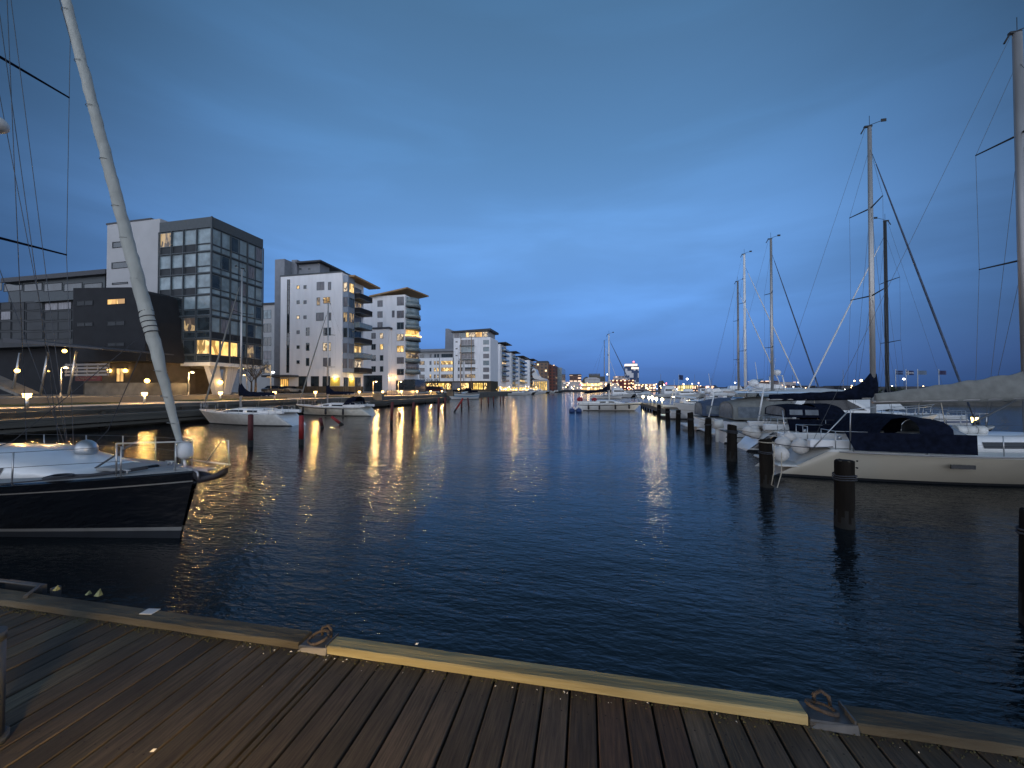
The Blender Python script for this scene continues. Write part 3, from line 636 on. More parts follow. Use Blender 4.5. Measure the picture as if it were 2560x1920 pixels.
# --- B5..B8 receding row
def row_block(p_s0, p_s1, p_e1, ytop, label, X=-56.0, lit=()):
    Yb = at(p_s1, 900, x=X).y; Ye_ = at(p_e1, 900, x=X).y; x0 = min(at(p_s0, 900, y=Yb).x, X - 14)
    z1 = at(p_s1, ytop, x=X).z
    b_ = tag(empty('apartment_block', (0, 0, 0)), label, 'apartment block', 'white blocks receding along the quay')
    MB().box(x0, X, Yb, Ye_, 1.9, z1).build('wall', M['white'], b_)
    MB().prism([(x0 - 1, z1), (X + 3.6, z1 + .8), (X + 3.6, z1 + 1.15), (x0 - 1, z1 + .35)], Yb - 1, Ye_ + 1).build('roof', M['roof'], b_)
    n = max(4, int((z1 - 5.6) / 3.15))
    for j in range(n):
        z = z1 - 3.1 - j * 3.15
        if z < 4.8: break
        balcony(b_, X, X + 2.2, Yb + 4, Ye_ - 1, z - .4, 'balu')
        win(b_, 'e', X, Yb + 4, Ye_ - 1, z - .3, z + 2.0, 'glass' if j not in lit else 'litA', nv=5, name='balcony_door')
        if p_s1 - p_s0 > 12: win(b_, 's', Yb, X - 9.2, X - 3.4, z, z + 2.0, ('curtain', 'glass', 'curtain', 'litA', 'curtain', 'glass', 'glass', 'glass')[j], nv=3)
    for i in range(3):
        a0 = Yb + 1 + (Ye_ - Yb - 2) * i / 3
        win(b_, 'e', X, a0, a0 + (Ye_ - Yb - 2) / 3 - .4, 2.0, 4.8, 'shop', fr='dframe', nv=2, name='shop_window')
    win(b_, 's', Yb, X - 11, X - 1, 2.0, 4.8, 'shopY', fr='dframe', nv=4, name='shop_window')
    return b_
row_block(1237, 1251, 1266, 860, 'white block with one yellow lit window, nearest of the receding row', lit=(3,))
row_block(1266, 1278, 1289, 882, 'plain white gable with flat dark roof, second of the receding row')
row_block(1289, 1297, 1312, 893, 'grey balconied white block, third of the receding row', lit=(5,))
row_block(1314, 1324, 1334, 900, 'slim white gable beside the curled roof, farthest of the receding row')
b8 = tag(empty('brick_block', (0, 0, 0)), 'large brown brick block with few lit windows at the end of the quay', 'apartment block')
Y8 = 400.0; x8 = at(1330, 900, y=Y8).x; x8b = at(1370, 900, y=Y8).x; z8 = at(1350, 907, y=Y8).z
MB().box(x8, x8b, Y8, Y8 + 90, 1.9, z8).build('wall', gridmat('brick_front_facade', (.20, .13, .09), (.06, .06, .07), (1, .75, .4), 4.2, 3.3, .42, .5, .07, 3.0), b8)
MB().box(x8b, x8b + 6, Y8 + 8, Y8 + 80, 1.9, z8 - 2).build('rear_wing', gridmat('brick_side_facade', (.17, .06, .045), (.04, .035, .04), (1, .7, .4), 3.6, 3.3, .5, .55, .04, 2.0), b8)
MB().box(x8b + 6, x8b + 11, Y8 + 40, Y8 + 95, 1.9, z8 - 3).build('glazed_end', M['skyglass'], b8)
MB().box(x8 + 4, x8 + 16, Y8 + 4, Y8 + 20, z8, z8 + 2.2).build('roof_plant', M['roof'], b8)
# curled white roof pavilion
pv = tag(empty('curled_roof_pavilion', (0, 0, 0)), 'lit glass pavilion under a white roof curled up like a wave', 'pavilion')
Yv = 330.0; r5 = lambda x, y: (1200 + x / 7.9, 880 + y / 7.9)
def pvp(x, y): a, b_ = r5(x, y); q = at(a, b_, y=Yv); return (q.x, q.z)
prof = [(1030, 400), (1036, 372), (1055, 358), (1075, 365), (1085, 385), (1075, 400), (1045, 415), (1030, 430), (1045, 500), (1075, 530), (1170, 548), (1300, 550), (1290, 528), (1230, 512), (1180, 495), (1140, 455), (1115, 400), (1105, 350), (1085, 328), (1055, 320), (1030, 335)]
MB().prism([pvp(*q) for q in prof], Yv, Yv + 14).build('curled_roof', M['gel'], pv)
a, b_ = pvp(1030, 555), pvp(1330, 745)
MB().box(a[0], b_[0], Yv + .5, Yv + 13, 1.9, a[1]).build('wall', M['farwhite'], pv)
for i in range(7):
    x0 = a[0] + (b_[0] - a[0]) * (.02 + i * .14); win(pv, 's', Yv + .5, x0, x0 + (b_[0] - a[0]) * .11, 2.2, a[1] - 1, 'shop' if i < 3 else 'shopY', nv=2, fw=.2)
# ---------------------------------------------------------------- quay furniture
def street_lamp(px, py, h, label, arm=1):
    p = at(px, py, z=ZP if py > 990 else ZB)
    if p.y > 60: p = Vector((QX - 3.0, at(px, 900, x=QX - 3.0).y, ZP))
    r = tag(empty('street_lamp', p), label, 'street lamp', 'street lamps along the promenade')
    MB().cyl(0, 0, 0, .9, .085, 10).cyl(0, 0, .9, h, .06, 10, r1=.045).build('pole', M['lamppost'], r)
    MB().tube([(0, 0, h - .1), (arm * .25, 0, h + .02), (arm * .5, 0, h + .02)], .03).build('arm', M['lamppost'], r)
    hd = MB().sphere((arm * .62, 0, h + .05), (.34, .2, .10), 12).build('lamp_head', M['lamppost'], r)
    MB().cyl(arm * .62, 0, h - .13, h - .03, .16, 12).build('lens', M['lampglow2'], hd); bulb(r, (arm * .62, 0, h - .10), 1500, (1, .60, .24), .16)
    return r
for px, py, top, arm, lb in ((152, 1004, 918, 1, 'tall lamp post in front of the red restaurant sign'), (471, 998, 930, 1, 'slim lamp post left of the slanted white columns'),
        (617, 992, 937, -1, 'lamp post beside the bare tree, right of the slanted columns'), (933, 984, 947, 1, 'lamp post in front of the low white wing'),
        (996, 984, 949, 1, 'lamp post in front of the festooned white tower')):
    p = at(px, py, z=ZP if py > 990 else ZB)
    if p.y > 60: p = Vector((QX - 3.0, at(px, 900, x=QX - 3.0).y, ZP))
    dist = _f.dot(p - Vector((0, 0, H)))
    street_lamp(px, py, min(4.6, (py - top) * dist / F), lb, arm)
p = at(677, 988, z=ZP + .2); r = tag(empty('direction_post', (p.x, p.y, ZP)), 'white direction post with one arm and a small lamp, left of the white tower', 'sign post')
MB().cyl(0, 0, 0, 4.3, .07, 10).build('pole', M['lamppost'], r); MB().box(-.95, -.05, -.04, .04, 3.45, 3.75).build('sign_arm', M['lamppost'], r)
MB().sphere((.45, 0, 4.5), (.3, .2, .16), 10).build('lamp_head', M['cool'], r)
def bollard_light():
    r = empty('bollard_light', (0, 0, 0))
    MB().cyl(0, 0, 0, .62, .085, 10).build('post', M['steel'], r)
    MB().cyl(0, 0, .62, .86, .15, 12, r1=.19).build('lamp_glass', M['lampglow'], r); bulb(r, (0, 0, .74), 700, (1, .56, .17), .08)
    MB().cyl(0, 0, .86, .92, .24, 14, r1=.1).build('cap', M['steel'], r)
    return r
bp = None
places = [(67, 1020, 'left of the lamp post by the red sign'), (361, 1008, 'below the round wall lamp of the dark office'), (551, 1001, 'between the slanted white columns'),
          (687, 993, 'in front of the arched yellow entrance'), (789, 992, 'below the yellow niches of the white tower'), (899, 986, 'right of the yellow niches'),
          (957, 985, 'in front of the low white wing'), (1004, 984, 'below the festooned glass balconies'), (1043, 983, 'in front of the dark glazed cafe'), (1077, 982, 'left of the parked van'), (1105, 981, 'right of the parked van')]
for i, (px, py, w) in enumerate(places):
    q = bp if bp is None else copy_tree(bp)
    if bp is None: bp = q = bollard_light()
    p = at(px, py, z=ZP); q.location = (max(p.x, QX - 6), p.y, ZP) if px < 680 else (QX - 1.4, at(px, 900, x=QX - 1.4).y, ZP)
    q.scale = (1.15,) * 3
    tag(q, 'glowing bollard light ' + w, 'bollard light', 'bollard lights along the promenade')
for i in range(14):
    q = copy_tree(bp); q.location = (QX2 - 1.2 - (i % 2) * 4, 128 + i * 22 + (i % 3) * 4, 2.0); q.scale = (1.5,) * 3
    w_ = ['by the schooner', 'right of the schooner', 'before the nearest receding block', 'before the plain white gable', 'before the grey balconied block', 'before the slim gable', 'before the curled roof'][i // 2]
    tag(q, 'tiny glowing bollard light on the far quay edge ' + w_, 'bollard light', 'far bollard lights ' + w_)
def wall_lamp(px, py, y, label, r=.2):
    p = at(px, py, y=y); t = tag(empty('wall_lamp', (p.x, y, p.z)), label, 'wall lamp', 'round wall lamps on the left buildings')
    MB().sphere((0, -.22, 0), r, 12).build('globe', M['walllamp'], t); bulb(t, (0, -.22, 0), 70, (1, .56, .17)); MB().cyl(0, -.1, r, r + .12, .12).build('bracket', M['dframe'], t)
wall_lamp(373, 952, Y0 - 3, 'round amber wall lamp above the bollard light at the stone plinth', .26)
wall_lamp(278, 927, Y0 + 2, 'amber lamp left of the lit door in the dark office', .26)
wall_lamp(318, 927, Y0 + 2, 'amber lamp right of the lit door in the dark office', .26)
wall_lamp(168, 878, 31, 'amber lamp under the tip of the sloping canopy', .2)
wall_lamp(50, 927, 31.5, 'amber lamp above the outdoor stair at the left', .24)
wall_lamp(128, 928, 34, 'small white lamp under the pale terrace rail', .09)
wall_lamp(555, 956, Y1 + 2.1, 'amber lamp framed by the slanted white columns', .3)
# bare trees
def bare_tree(px, py, z, h, label, seed):
    p = at(px, py, z=z); rnd = random.Random(seed)
    t = tag(empty('bare_tree', p), label, 'tree', 'bare winter trees on the promenade')
    MB().tube([(0, 0, 0), (.05, 0, h * .2), (0, .05, h * .38)], [.16, .12, .10], 8).build('trunk', M['bark'], t)
    mb = MB()
    def br(a, d, L, r, k):
        b_ = a + d * L; mid = a + d * L * .5 + Vector((rnd.uniform(-.06, .06), rnd.uniform(-.06, .06), .02)) * L
        mb.tube([a, mid, b_], [r, r * .8, r * .6], 4 if k > 1 else 6, cap=False)
        if k >= 5: return
        for i in range(3 if k < 4 else 2):
            nd = (d + Vector((rnd.uniform(-.75, .75), rnd.uniform(-.75, .75), rnd.uniform(-.15, .55)))).normalized()
            br(b_ if i else mid, nd, L * rnd.uniform(.6, .85), r * .6, k + 1)
    for i in range(5):
        a = i * 1.26 + rnd.uniform(-.3, .3); br(Vector((0, 0, h * .36)), Vector((math.cos(a) * .6, math.sin(a) * .6, .8)).normalized(), h * .2, .06, 0)
    mb.build('crown', M['bark'], t)
bare_tree(638, 988, ZB, 5.4, 'bare winter tree between the glass office and the white tower', 3)
bare_tree(628, 985, ZB, 5.0, 'smaller bare tree behind the lamp post by the glass office', 8)
for i, (px, py) in enumerate(((1063, 981), (1090, 980.5), (1160, 979), (1207, 979))):
    bare_tree(px, py, ZB - .3, 6.0, ['bare tree strung with lamps left of the van', 'bare tree in front of the yellow restaurant doors', 'bare tree left of the two dark masts', 'bare tree right of the two dark masts'][i], 20 + i)
# litter bin, bench blocks, van, planters, people-height posts
p = at(669, 992, z=ZP); q = MB().cyl(0, 0, 0, .95, .42, 14).cyl(0, 0, .98, 1.06, .48, 14).build('litter_bin', M['concrete'], None, (p.x, p.y, ZP)); tag(q, 'round pale litter bin beside the direction post', 'litter bin')
for i, (px, py, s) in enumerate(((946, 1000, 1.5), (1083, 992, 1.7), (1126, 990, 1.6))):
    p = at(px, py, z=1.2); q = MB().bbox(-.6 * s, .6 * s, -.4, .4, 0, .8 * s, .05).box(-.45 * s, -.25 * s, -.42, -.4, .2, .6 * s).build('service_box', M['conc_dark'], None, (p.x, p.y, 1.15))
    tag(q, ['grey service box on the boardwalk below the low white wing', 'grey service box on the boardwalk below the van', 'yellowish service box at the end of the boardwalk'][i], 'service box')
p = at(1092, 983, z=1.9)
vn = tag(empty('parked_van', (p.x - 2, p.y + 4, 1.9)), 'dark red van with pale lower side parked on the quay before the restaurants', 'van')
MB().prism([(-2.9, .35), (2.9, .35), (2.9, 1.2), (2.3, 1.35), (1.7, 2.1), (-2.8, 2.2), (-2.9, 1.9)], -1, 1, w=lambda z: max(0, (z - 1.2) * .15)).build('body', mat('dark_red_paint', (.07, .01, .012), .35, coat=.4), vn)
MB().prism([(-2.5, 1.35), (1.9, 1.35), (1.45, 1.95), (-2.5, 1.95)], -1.0, 1.0, w=lambda z: (z - 1.2) * .15 - .01).build('window_band', M['tinted'], vn)
MB().box(-2.92, 2.92, -1.02, 1.02, .35, .62).build('lower_trim', M['gel2'], vn)
for x in (-1.8, 1.9):
    for y in (-.95, .95): MB().tube([(x, y - .1, .33), (x, y + .1, .33)], .33, 14).build('wheel', M['blackfender'], vn)
def parked_car(x, y, rz, paint, label):
    c = tag(empty('parked_car', (x, y, ZB), rz), label, 'car', 'cars parked on the plaza')
    MB().prism([(-2.15, .3), (2.1, .3), (2.15, .75), (1.2, .88), (-1.9, .95), (-2.2, .8)], -.88, .88, w=lambda z: max(0, z - .6) * .12).build('body', paint, c)
    MB().prism([(-1.8, .9), (1.1, .87), (.35, 1.42), (-1.2, 1.45)], -.80, .80, w=lambda z: max(0, z - .9) * .35).build('cabin', M['tinted'], c)
    for wx in (-1.35, 1.35):
        for wy in (-.82, .82): MB().tube([(wx, wy - .1, .32), (wx, wy + .1, .32)], .32, 14).build('wheel', M['blackfender'], c)
p = at(583, 985, z=ZB); parked_car(-60, 62, R(80), mat('dark_car_paint', (.02, .022, .028), .3, coat=.5), 'dark car parked beside the slanted white columns')
parked_car(-62, 68, R(84), mat('silver_car_paint', (.30, .31, .33), .3, .4, coat=.5), 'silver car parked behind the bare tree')
# bollard posts at the white tower foot
pr0 = None
for i in range(6):
    p = at(844 + i * 12, 984, z=ZP + .3)
    q = pr0.copy() if pr0 else None
    if q is None: pr0 = q = MB().cyl(0, 0, 0, .9, .06, 8).sphere((0, 0, .9), .07, 8).build('steel_bollard', M['dframe'])
    else: C.objects.link(q)
    q.location = (max(p.x, QX - 6.6), min(p.y, 78) + i * .8, ZP)
    tag(q, 'thin dark bollard post at the foot of the yellow niches', 'bollard', 'thin dark bollards below the yellow niches')
# terrace furniture: two parasol-like planters and fence by the restaurants
fr = tag(empty('terrace_fence', (0, 0, 0)), 'low terrace fence with pale top rail in front of the dark cafe', 'fence')
a = at(972, 983, z=ZP); b_ = at(1046, 981, z=ZP)
fx = QX - 5.5; mb = MB(); y0_, y1_ = 74, 88
for i in range(8): MB().box(fx - .04, fx + .04, y0_ + i * 2 - .04, y0_ + i * 2 + .04, ZP, ZP + 1.1).build('post', M['dframe'], fr)
MB().box(fx - .06, fx + .06, y0_, y1_, ZP + 1.1, ZP + 1.18).build('top_rail', M['concrete'], fr); MB().box(fx - .03, fx + .03, y0_, y1_, ZP + .15, ZP + 1.0).build('panel', M['curtain'], fr)

# ---------------------------------------------------------------- boats
def hull_fn(P):
    L, B, Fs, Fb = P['L'], P['B'], P['Fs'], P['Fb']; s0 = P.get('sw', .62); tm = .42
    def hb(t):
        if t < tm: return B / 2 * (s0 + (1 - s0) * math.sin(math.pi / 2 * t / tm))
        return B / 2 * max(.012, math.cos(math.pi / 2 * ((t - tm) / (1 - tm)))) ** P.get('bp', .72)
    def sh(t): return Fs + (Fb - Fs) * t ** 1.7 - P.get('sheer', .06) * math.sin(math.pi * t)
    def X(t, z):
        zs = sh(t); u = max(0, min(1, z / zs)); sc = P.get('scoop', .0); rk = P.get('rake', .9)
        xs = sc * u; xb = L - rk * (1 - u)
        return xs + (xb - xs) * t
    return hb, sh, X
def make_hull(P, root, mats, bands=None):
    """mats: list; bands: list of (z_abs or fraction) rows with material index"""
    hb, sh, X = hull_fn(P); NS = 26
    rows = P['rows']    # [(z, isfrac, matindex for the strip above)]
    rings = []
    for i in range(NS + 1):
        t = i / NS; zs = sh(t); d = .5; pw = P.get('pw', .34) + .55 * t ** 2.2; half = []
        for (z, fr_, mi) in rows:
            zz = z * zs if fr_ else z
            u = (zz + d) / (zs + d); half.append((X(t, zz), hb(t) * max(.0, u) ** pw, zz))
        rings.append([(x, -w, z) for x, w, z in half][::-1] + [(x, w, z) for x, w, z in half])
    nr = len(rows); mi_ = [r[2] for r in rows]
    def mrow(i, j):
        k = j if j >= nr else nr - 2 - j
        if j >= nr: return mi_[j - nr] if j - nr < nr - 1 else 0
        return mi_[k] if k >= 0 else 0
    mb = MB(); mb.loft(rings, closed=False, mrow=mrow, cap=False)
    n = 2 * nr
    mb.f.append([j for j in range(n)][::-1]); mb.m.append(P.get('transom', 0)); mb.s.append(False)
    h = mb.build('hull', mats, root)
    dk = MB(); ring = []
    for i in range(NS + 1):
        t = i / NS; z = sh(t); w = hb(t); x = X(t, z); ring.append([(x, -w, z), (x, -w * .92, z + .03), (x, 0, z + .07), (x, w * .92, z + .03), (x, w, z)])
    dk.loft(ring, closed=False, cap=False, mrow=lambda i, j: 1 if j in (0, 3) else 0)
    dk.build('deck', [P.get('deckmat', M['deckgrey']), P.get('toemat', M['gel2'])], root)
    return hb, sh, X
def cabin(P, root, hb, sh, cb, win_spans, mt, wmat, glass='tinted', name='coachroof'):
    x0, x1, wf, h = cb; L = P['L']; NS = 12; rings = []
    def sec(x):
        t = x / L; s = (x - x0) / (x1 - x0)
        hh = h * (min(1, max(0, 1 - s) / .45) ** .8 if s > .55 else 1.0) * (1.0 if s > .06 else .92)
        w = min(hb(t) * wf, P['B'] / 2 * wf) * (1 - .0 * s); zd = sh(t) + .02
        return w, zd, max(hh, .03)
    for i in range(NS + 1):
        x = x0 + (x1 - x0) * i / NS; w, zd, hh = sec(x)
        rings.append([(x, -w, zd), (x, -w * .88, zd + hh * .8), (x, -w * .70, zd + hh), (x, 0, zd + hh * 1.10), (x, w * .70, zd + hh), (x, w * .88, zd + hh * .8), (x, w, zd)])
    c = MB().loft(rings, m=0, sm=True, closed=True).build(name, mt, root)
    for (a, b_) in win_spans:
        for s in (-1, 1):
            mb = MB(); n = 5; up = []; lo = []
            for i in range(n + 1):
                x = a + (b_ - a) * i / n; w, zd, hh = sec(x)
                f = lambda v: (x, s * (w * (1 - .12 * v / .8) + .012), zd + hh * v)
                lo.append(f(.24 if hh > .1 else .2)); up.append(f(.66))
            mb.loft([lo, up], closed=False, cap=False, sm=False); mb.build('cabin_window', wmat, c)
    return c, sec
def sailboat(name, label, pos, rot, P, group=None, cat='sailboat'):
    r = tag(empty(name, (pos[0], pos[1], 0), rot), label, cat, group)
    hb, sh, X = make_hull(P, r, P['mats'])
    c, sec = cabin(P, r, hb, sh, P['cabin'], P.get('wins', []), P.get('cabmat', M['gel']), M['tinted'])
    L = P['L']; B = P['B']
    # cockpit
    cx0, cx1 = P.get('cockpit', (L * .08, P['cabin'][0])); z = sh(.15) + .06; wq = hb(.12) * .62
    ck = MB().box(cx0, cx1, -wq, wq, z + .012, z + .02).build('cockpit', M['teak'], r)
    for s in (-1, 1): MB().bbox(cx0 - .1, cx1 + .1, min(s * wq, s * (wq + .22)), max(s * wq, s * (wq + .22)), z, z + .26, .03).build('coaming', P.get('cabmat', M['gel']), ck)
    # hatches, winches
    hx = P['cabin'][1] + .25
    MB().bbox(hx, hx + .5, -.25, .25, sh(hx / L) + .06, sh(hx / L) + .13, .02).build('hatch', M['tinted'], r)
    for s in (-1, 1):
        for q in (cx1 - .3, cx0 + .8): MB().cyl(q, s * (wq + .12), z + .26, z + .4, .07, 10, r1=.055).build('winch', M['steel'], r)
    # mast and rig
    mx, mh = P['mast']; w, zd, hh = sec(min(max(mx, P['cabin'][0]), P['cabin'][1])); zc = zd + hh * 1.05
    rk = P.get('mrake', 0)
    mr = P.get('mr', .075)
    m_ = MB().tube([(mx, 0, zc), (mx - rk * .5, 0, (zc + mh) / 2), (mx - rk, 0, mh)], [mr * 1.25, mr * 1.25, mr * .95], 10, sy_=.72).build('mast', P.get('mastmat', M['alu']), r)
    xm = lambda z_: mx - rk * (z_ - zc) / (mh - zc)
    MB().box(mx - rk - .22, mx - rk + .10, -.05, .05, mh, mh + .07).tube([(mx - rk, 0, mh), (mx - rk, 0, mh + .55)], .012, 4).tube([(mx - rk + .05, .02, mh + .12), (mx - rk + .55, .05, mh + .28)], .014, 4).box(mx - rk + .5, mx - rk + .72, .04, .06, mh + .22, mh + .36).tube([(mx - rk - .2, 0, mh), (mx - rk - .35, 0, mh - .28)], .03, 5).build('masthead_gear', M['dframe'], m_)
    sp = P.get('spr', [.36, .68]); sl = P.get('sprlen', B * .30)
    for k in sp:
        zz = zc + (mh - zc) * k
        for s in (-1, 1): MB().tube([(xm(zz), 0, zz), (xm(zz) - .22, s * sl, zz + .06)], [.035, .022], 6).build('spreader', P.get('sprmat', M['dframe']), m_)
    wr = P.get('wr', .006); mb = MB(); tc_ = mx / L; cw = hb(tc_) * .93; ft = P.get('fh', .93)
    zt_ = zc + (mh - zc) * ft
    for s in (-1, 1):
        pts = [(mx - .25, s * cw, sh(tc_))] + [(xm(zc + (mh - zc) * k) - .22, s * sl, zc + (mh - zc) * k + .06) for k in sp] + [(xm(zt_), 0, zt_)]
        mb.tube(pts, wr, 3, cap=False)
        for k in sp: zz = zc + (mh - zc) * k; mb.tube([(mx - .1, s * cw * .9, sh(tc_)), (xm(zz), s * .05, zz - .1)], wr, 3, cap=False)
    mb.tube([(P.get('scoop', 0) + .1, 0, sh(0) + .1), (mx - rk - .15, 0, mh)], wr, 3, cap=False)
    if P.get('lifts', 1): mb.tube([(mx + .12, .03, zc + .3), (xm(mh) + .10, .02, mh - .1)], wr, 3, cap=False)
    mb.build('rigging', M['wire'], r)
    # furled headsail on the forestay
    bx_ = P.get('stayx', L - .35); zb_ = sh(.97) + .12; top = Vector((xm(zt_), 0, zt_)); bot = Vector((bx_, 0, zb_)); jr = P.get('jr', .05)
    if jr > .02:
        n = 16; pts = [bot + (top - bot) * (i / n) for i in range(n + 1)]
        rr = [jr * (.5 + .9 * math.sin(math.pi * min(1, .08 + i / n * .92)) ** .55) * (1 - .45 * i / n) for i in range(n + 1)]
        pts = pts[1:-1]; rr = rr[1:-1]
        f = MB().tube(pts, rr, 8).build('furled_headsail', P.get('jmat', M['whitecloth']), r)
        MB().tube([bot, pts[0]], .02, 6).cyl(bot.x, 0, zb_, zb_ + .16, .10, 12).tube([pts[-1], top], .012, 4).build('furling_drum', M['dframe'], f)
    else: MB().tube([bot, top], wr * 1.2, 4).build('forestay', M['wire'], r)
    # boom and stowed mainsail
    if P.get('boom'):
        bl_, bz = P['boom']
        bo = MB().tube([(mx - .1, 0, bz), (mx - bl_, 0, bz + P.get('boomrise', .05))], .065, 8).build('boom', P.get('mastmat', M['alu']), r)
        ch = P.get('cover_h', .55); n = 20; rings = []
        for i in range(n + 1):
            s = i / n; x = mx + .14 - (bl_ + .05) * s
            if P.get('coverprof') == 'hook': h_ = ch * (1.0 if s < .05 else (.30 + .70 * (1 - min(1, (s - .05) / .25)) ** 1.6)) * (1 - .45 * max(0, s - .3))
            else: h_ = ch * (1 - .72 * s ** .8)
            wv = .13 * (1 - .5 * s) * (1 + .12 * math.sin(i * 2.3)); zb2 = bz - .09 + P.get('boomrise', .05) * s; h_ *= 1 + .05 * math.sin(i * 1.7)
            rings.append([(x, wv * math.cos(a) * (1.0 if math.sin(a) < .2 else .75), zb2 + (h_ + .12) * (.5 + .5 * math.sin(a))) for a in [2 * math.pi * j / 10 for j in range(10)]])
        MB().loft(rings).build('sail_cover', P['cover'], bo)
        MB().tube([(mx - bl_ * .55, 0, bz), (mx - bl_ * .5, 0, z + .1)], .015, 4).build('mainsheet', M['rope'], bo)
    # rails
    mb = MB(); mw = MB(); xs = [P.get('scoop', 0) + .5 + i * (L - 2.2) / 6 for i in range(7)]
    for s in (-1, 1):
        for x in xs: t = x / L; MB().tube([(x, s * hb(t) * .95, sh(t)), (x, s * hb(t) * .94, sh(t) + .6)], .014, 5).build('stanchion', M['steel'], r)
        for hh in (.32, .6): mw.tube([(x, s * hb(x / L) * .945, sh(x / L) + hh) for x in xs] + [(L - .9, s * hb((L - .9) / L) * .9, sh(.93) + hh)], .006, 3, cap=False)
    pp = [(L - 1.2, -hb((L - 1.2) / L) * .9), (L - .35, -.16), (L - .12, 0), (L - .35, .16), (L - 1.2, hb((L - 1.2) / L) * .9)]
    mb.tube([(x, y, sh(.97) + .62) for x, y in pp], .016, 6)
    for x, y in (pp[0], pp[1], pp[3], pp[4]): mb.tube([(x, y, sh(.97)), (x, y, sh(.97) + .62)], .016, 5)
    mb.build('pulpit', M['steel'], r); mb = MB()
    q0 = P.get('scoop', 0) + .15; q1 = q0 + .9; ww = hb(.03) * .92
    mb.tube([(q1, -ww, sh(.08) + .6), (q0, -ww, sh(0) + .6), (q0, -ww * .35, sh(0) + .6)], .016, 5).tube([(q1, ww, sh(.08) + .6), (q0, ww, sh(0) + .6), (q0, ww * .35, sh(0) + .6)], .016, 5)
    for y in (-ww, -ww * .35, ww * .35, ww): mb.tube([(q0, y, sh(0)), (q0, y, sh(0) + .6)], .015, 5)
    mb.build('pushpit', M['steel'], r); mw.build('lifelines', M['wire'], r)
    if P.get('hood'):
        x0, x1, hz, cm = P['hood']; zd = sh(.2) + .3; w_ = P.get('hoodw', B * .30); rings = []
        for i in range(7):
            s = i / 6; x = x1 - (x1 - x0) * s; h_ = hz * (math.sin(math.pi / 2 * min(1, s / .45)) if s < .45 else 1.0)
            rings.append([(x, w_ * math.cos(a), zd + h_ * max(0, math.sin(a)) ** .6) for a in [math.pi * j / 10 for j in range(11)]])
        MB().loft(rings, closed=False, cap=False).build('sprayhood', cm, r)
    for (x, s, m2, kind) in P.get('fenders', []):
        t = x / L; y = s * (hb(t) + .10); zt2 = sh(t)
        if kind == 'long': f = MB().loft([[(x + q * math.cos(a), y + q * math.sin(a), zt2 - d_) for a in [2 * math.pi * j / 10 for j in range(10)]] for d_, q in ((.16, .03), (.22, .11), (.75, .12), (.83, .04))])
        else: f = MB().sphere((x, y, zt2 - .1), .26, 14)
        f.tube([(x, y, zt2 - .16), (x, s * hb(t) * .95, zt2 + .3)], .01, 4); f.build('fender', m2, r)
    return r, hb, sh, X, sec, zc
ROWS_PLAIN = [(-.35, 0, 0), (.0, 0, 0), (.07, 0, 1), (.55, 1, 1), (.80, 1, 1), (.90, 1, 1), (1.0, 1, 1)]
ROWS_STRIPE = [(-.35, 0, 0), (.0, 0, 0), (.07, 0, 1), (.55, 1, 1), (.80, 1, 2), (.90, 1, 1), (1.0, 1, 1)]

# --- left foreground: dark yacht, bow pointing right
bow = at(451, 1342, z=0.02)
LY = dict(L=12.4, B=3.9, Fs=1.1, Fb=1.36, rake=.42, scoop=.6, sw=.7, bp=.80, rows=[(-.35, 0, 0), (.06, 0, 0), (.16, 0, 1), (.235, 0, 2), (.55, 1, 2), (.855, 1, 1), (.875, 1, 2), (.975, 1, 2), (1.0, 1, 2)], transom=2,
          mats=[M['antifoul'], mat('dull_stripe', (.22, .215, .20), .5), M['navyhull']], cabin=(4.2, 10.3, .60, .48), wins=[(5.0, 8.6)], mast=(6.0, 19.4), mr=.11, spr=[.285, .535, .78], sprlen=1.55, sprmat=M['navycloth'],
          boom=(4.6, 2.5), cover=M['navycloth'], jr=.0, stayx=12.15, toemat=M['navyhull'], wr=.008, deckmat=M['deckgrey'])
bx0 = bow.x - (LY['L'] - LY['rake'])
ly, hb, sh, XX, sec, zc = sailboat('dark_yacht', 'near black hulled yacht with white wrapped forestay, bow in the left foreground', (bx0, bow.y), 0, LY, cat='sailing yacht')
# thick furled genoa in a white wrapped cover, lashed with dark line
mast = LY['mast']; s0 = Vector((12.10, 0, sh(.97) + .10)); s1 = Vector((mast[0], 0, mast[1] * .985)); d = s1 - s0; n = 150
pts = []; rr = []
rnd = random.Random(5)
for i in range(n + 1):
    s = i / n; pts.append(s0 + d * s + Vector((.003 * math.sin(i * 1.9), .003 * math.cos(i * 1.3), 0)))
    kn = ((0, .03), (.03, .055), (.10, .085), (.17, .122), (.21, .112), (.4, .095), (.7, .08), (1.01, .06)); k_ = max(q for q in range(7) if kn[q][0] <= s)
    base_r = kn[k_][1] + (kn[k_ + 1][1] - kn[k_][1]) * (s - kn[k_][0]) / (kn[k_ + 1][0] - kn[k_][0])
    rr.append(base_r * (1 + .012 * math.sin(i * 2.1) + .035 * rnd.uniform(-1, 1)))
pts = pts[1:]; rr = rr[1:]
dn = d.normalized(); a_ = Vector((0, 1, 0)); b2_ = dn.cross(a_); rings = []
for i, (c0, q_) in enumerate(zip(pts, rr)):      # spiral overlap of the wrapped cover
    ring = []
    for j in range(20):
        a = 2 * math.pi * j / 20; ph = (a / (2 * math.pi) - i * .135) % 1.0
        ring.append(c0 + (a_ * math.cos(a) + b2_ * math.sin(a)) * q_ * (1.06 - .15 * ph ** 2 + .02 * math.sin(a * 3 + i * .5)))
    rings.append(ring)
fs_ = MB().loft(rings).build('furled_headsail', M['sailcloth'], ly)
mb = MB()
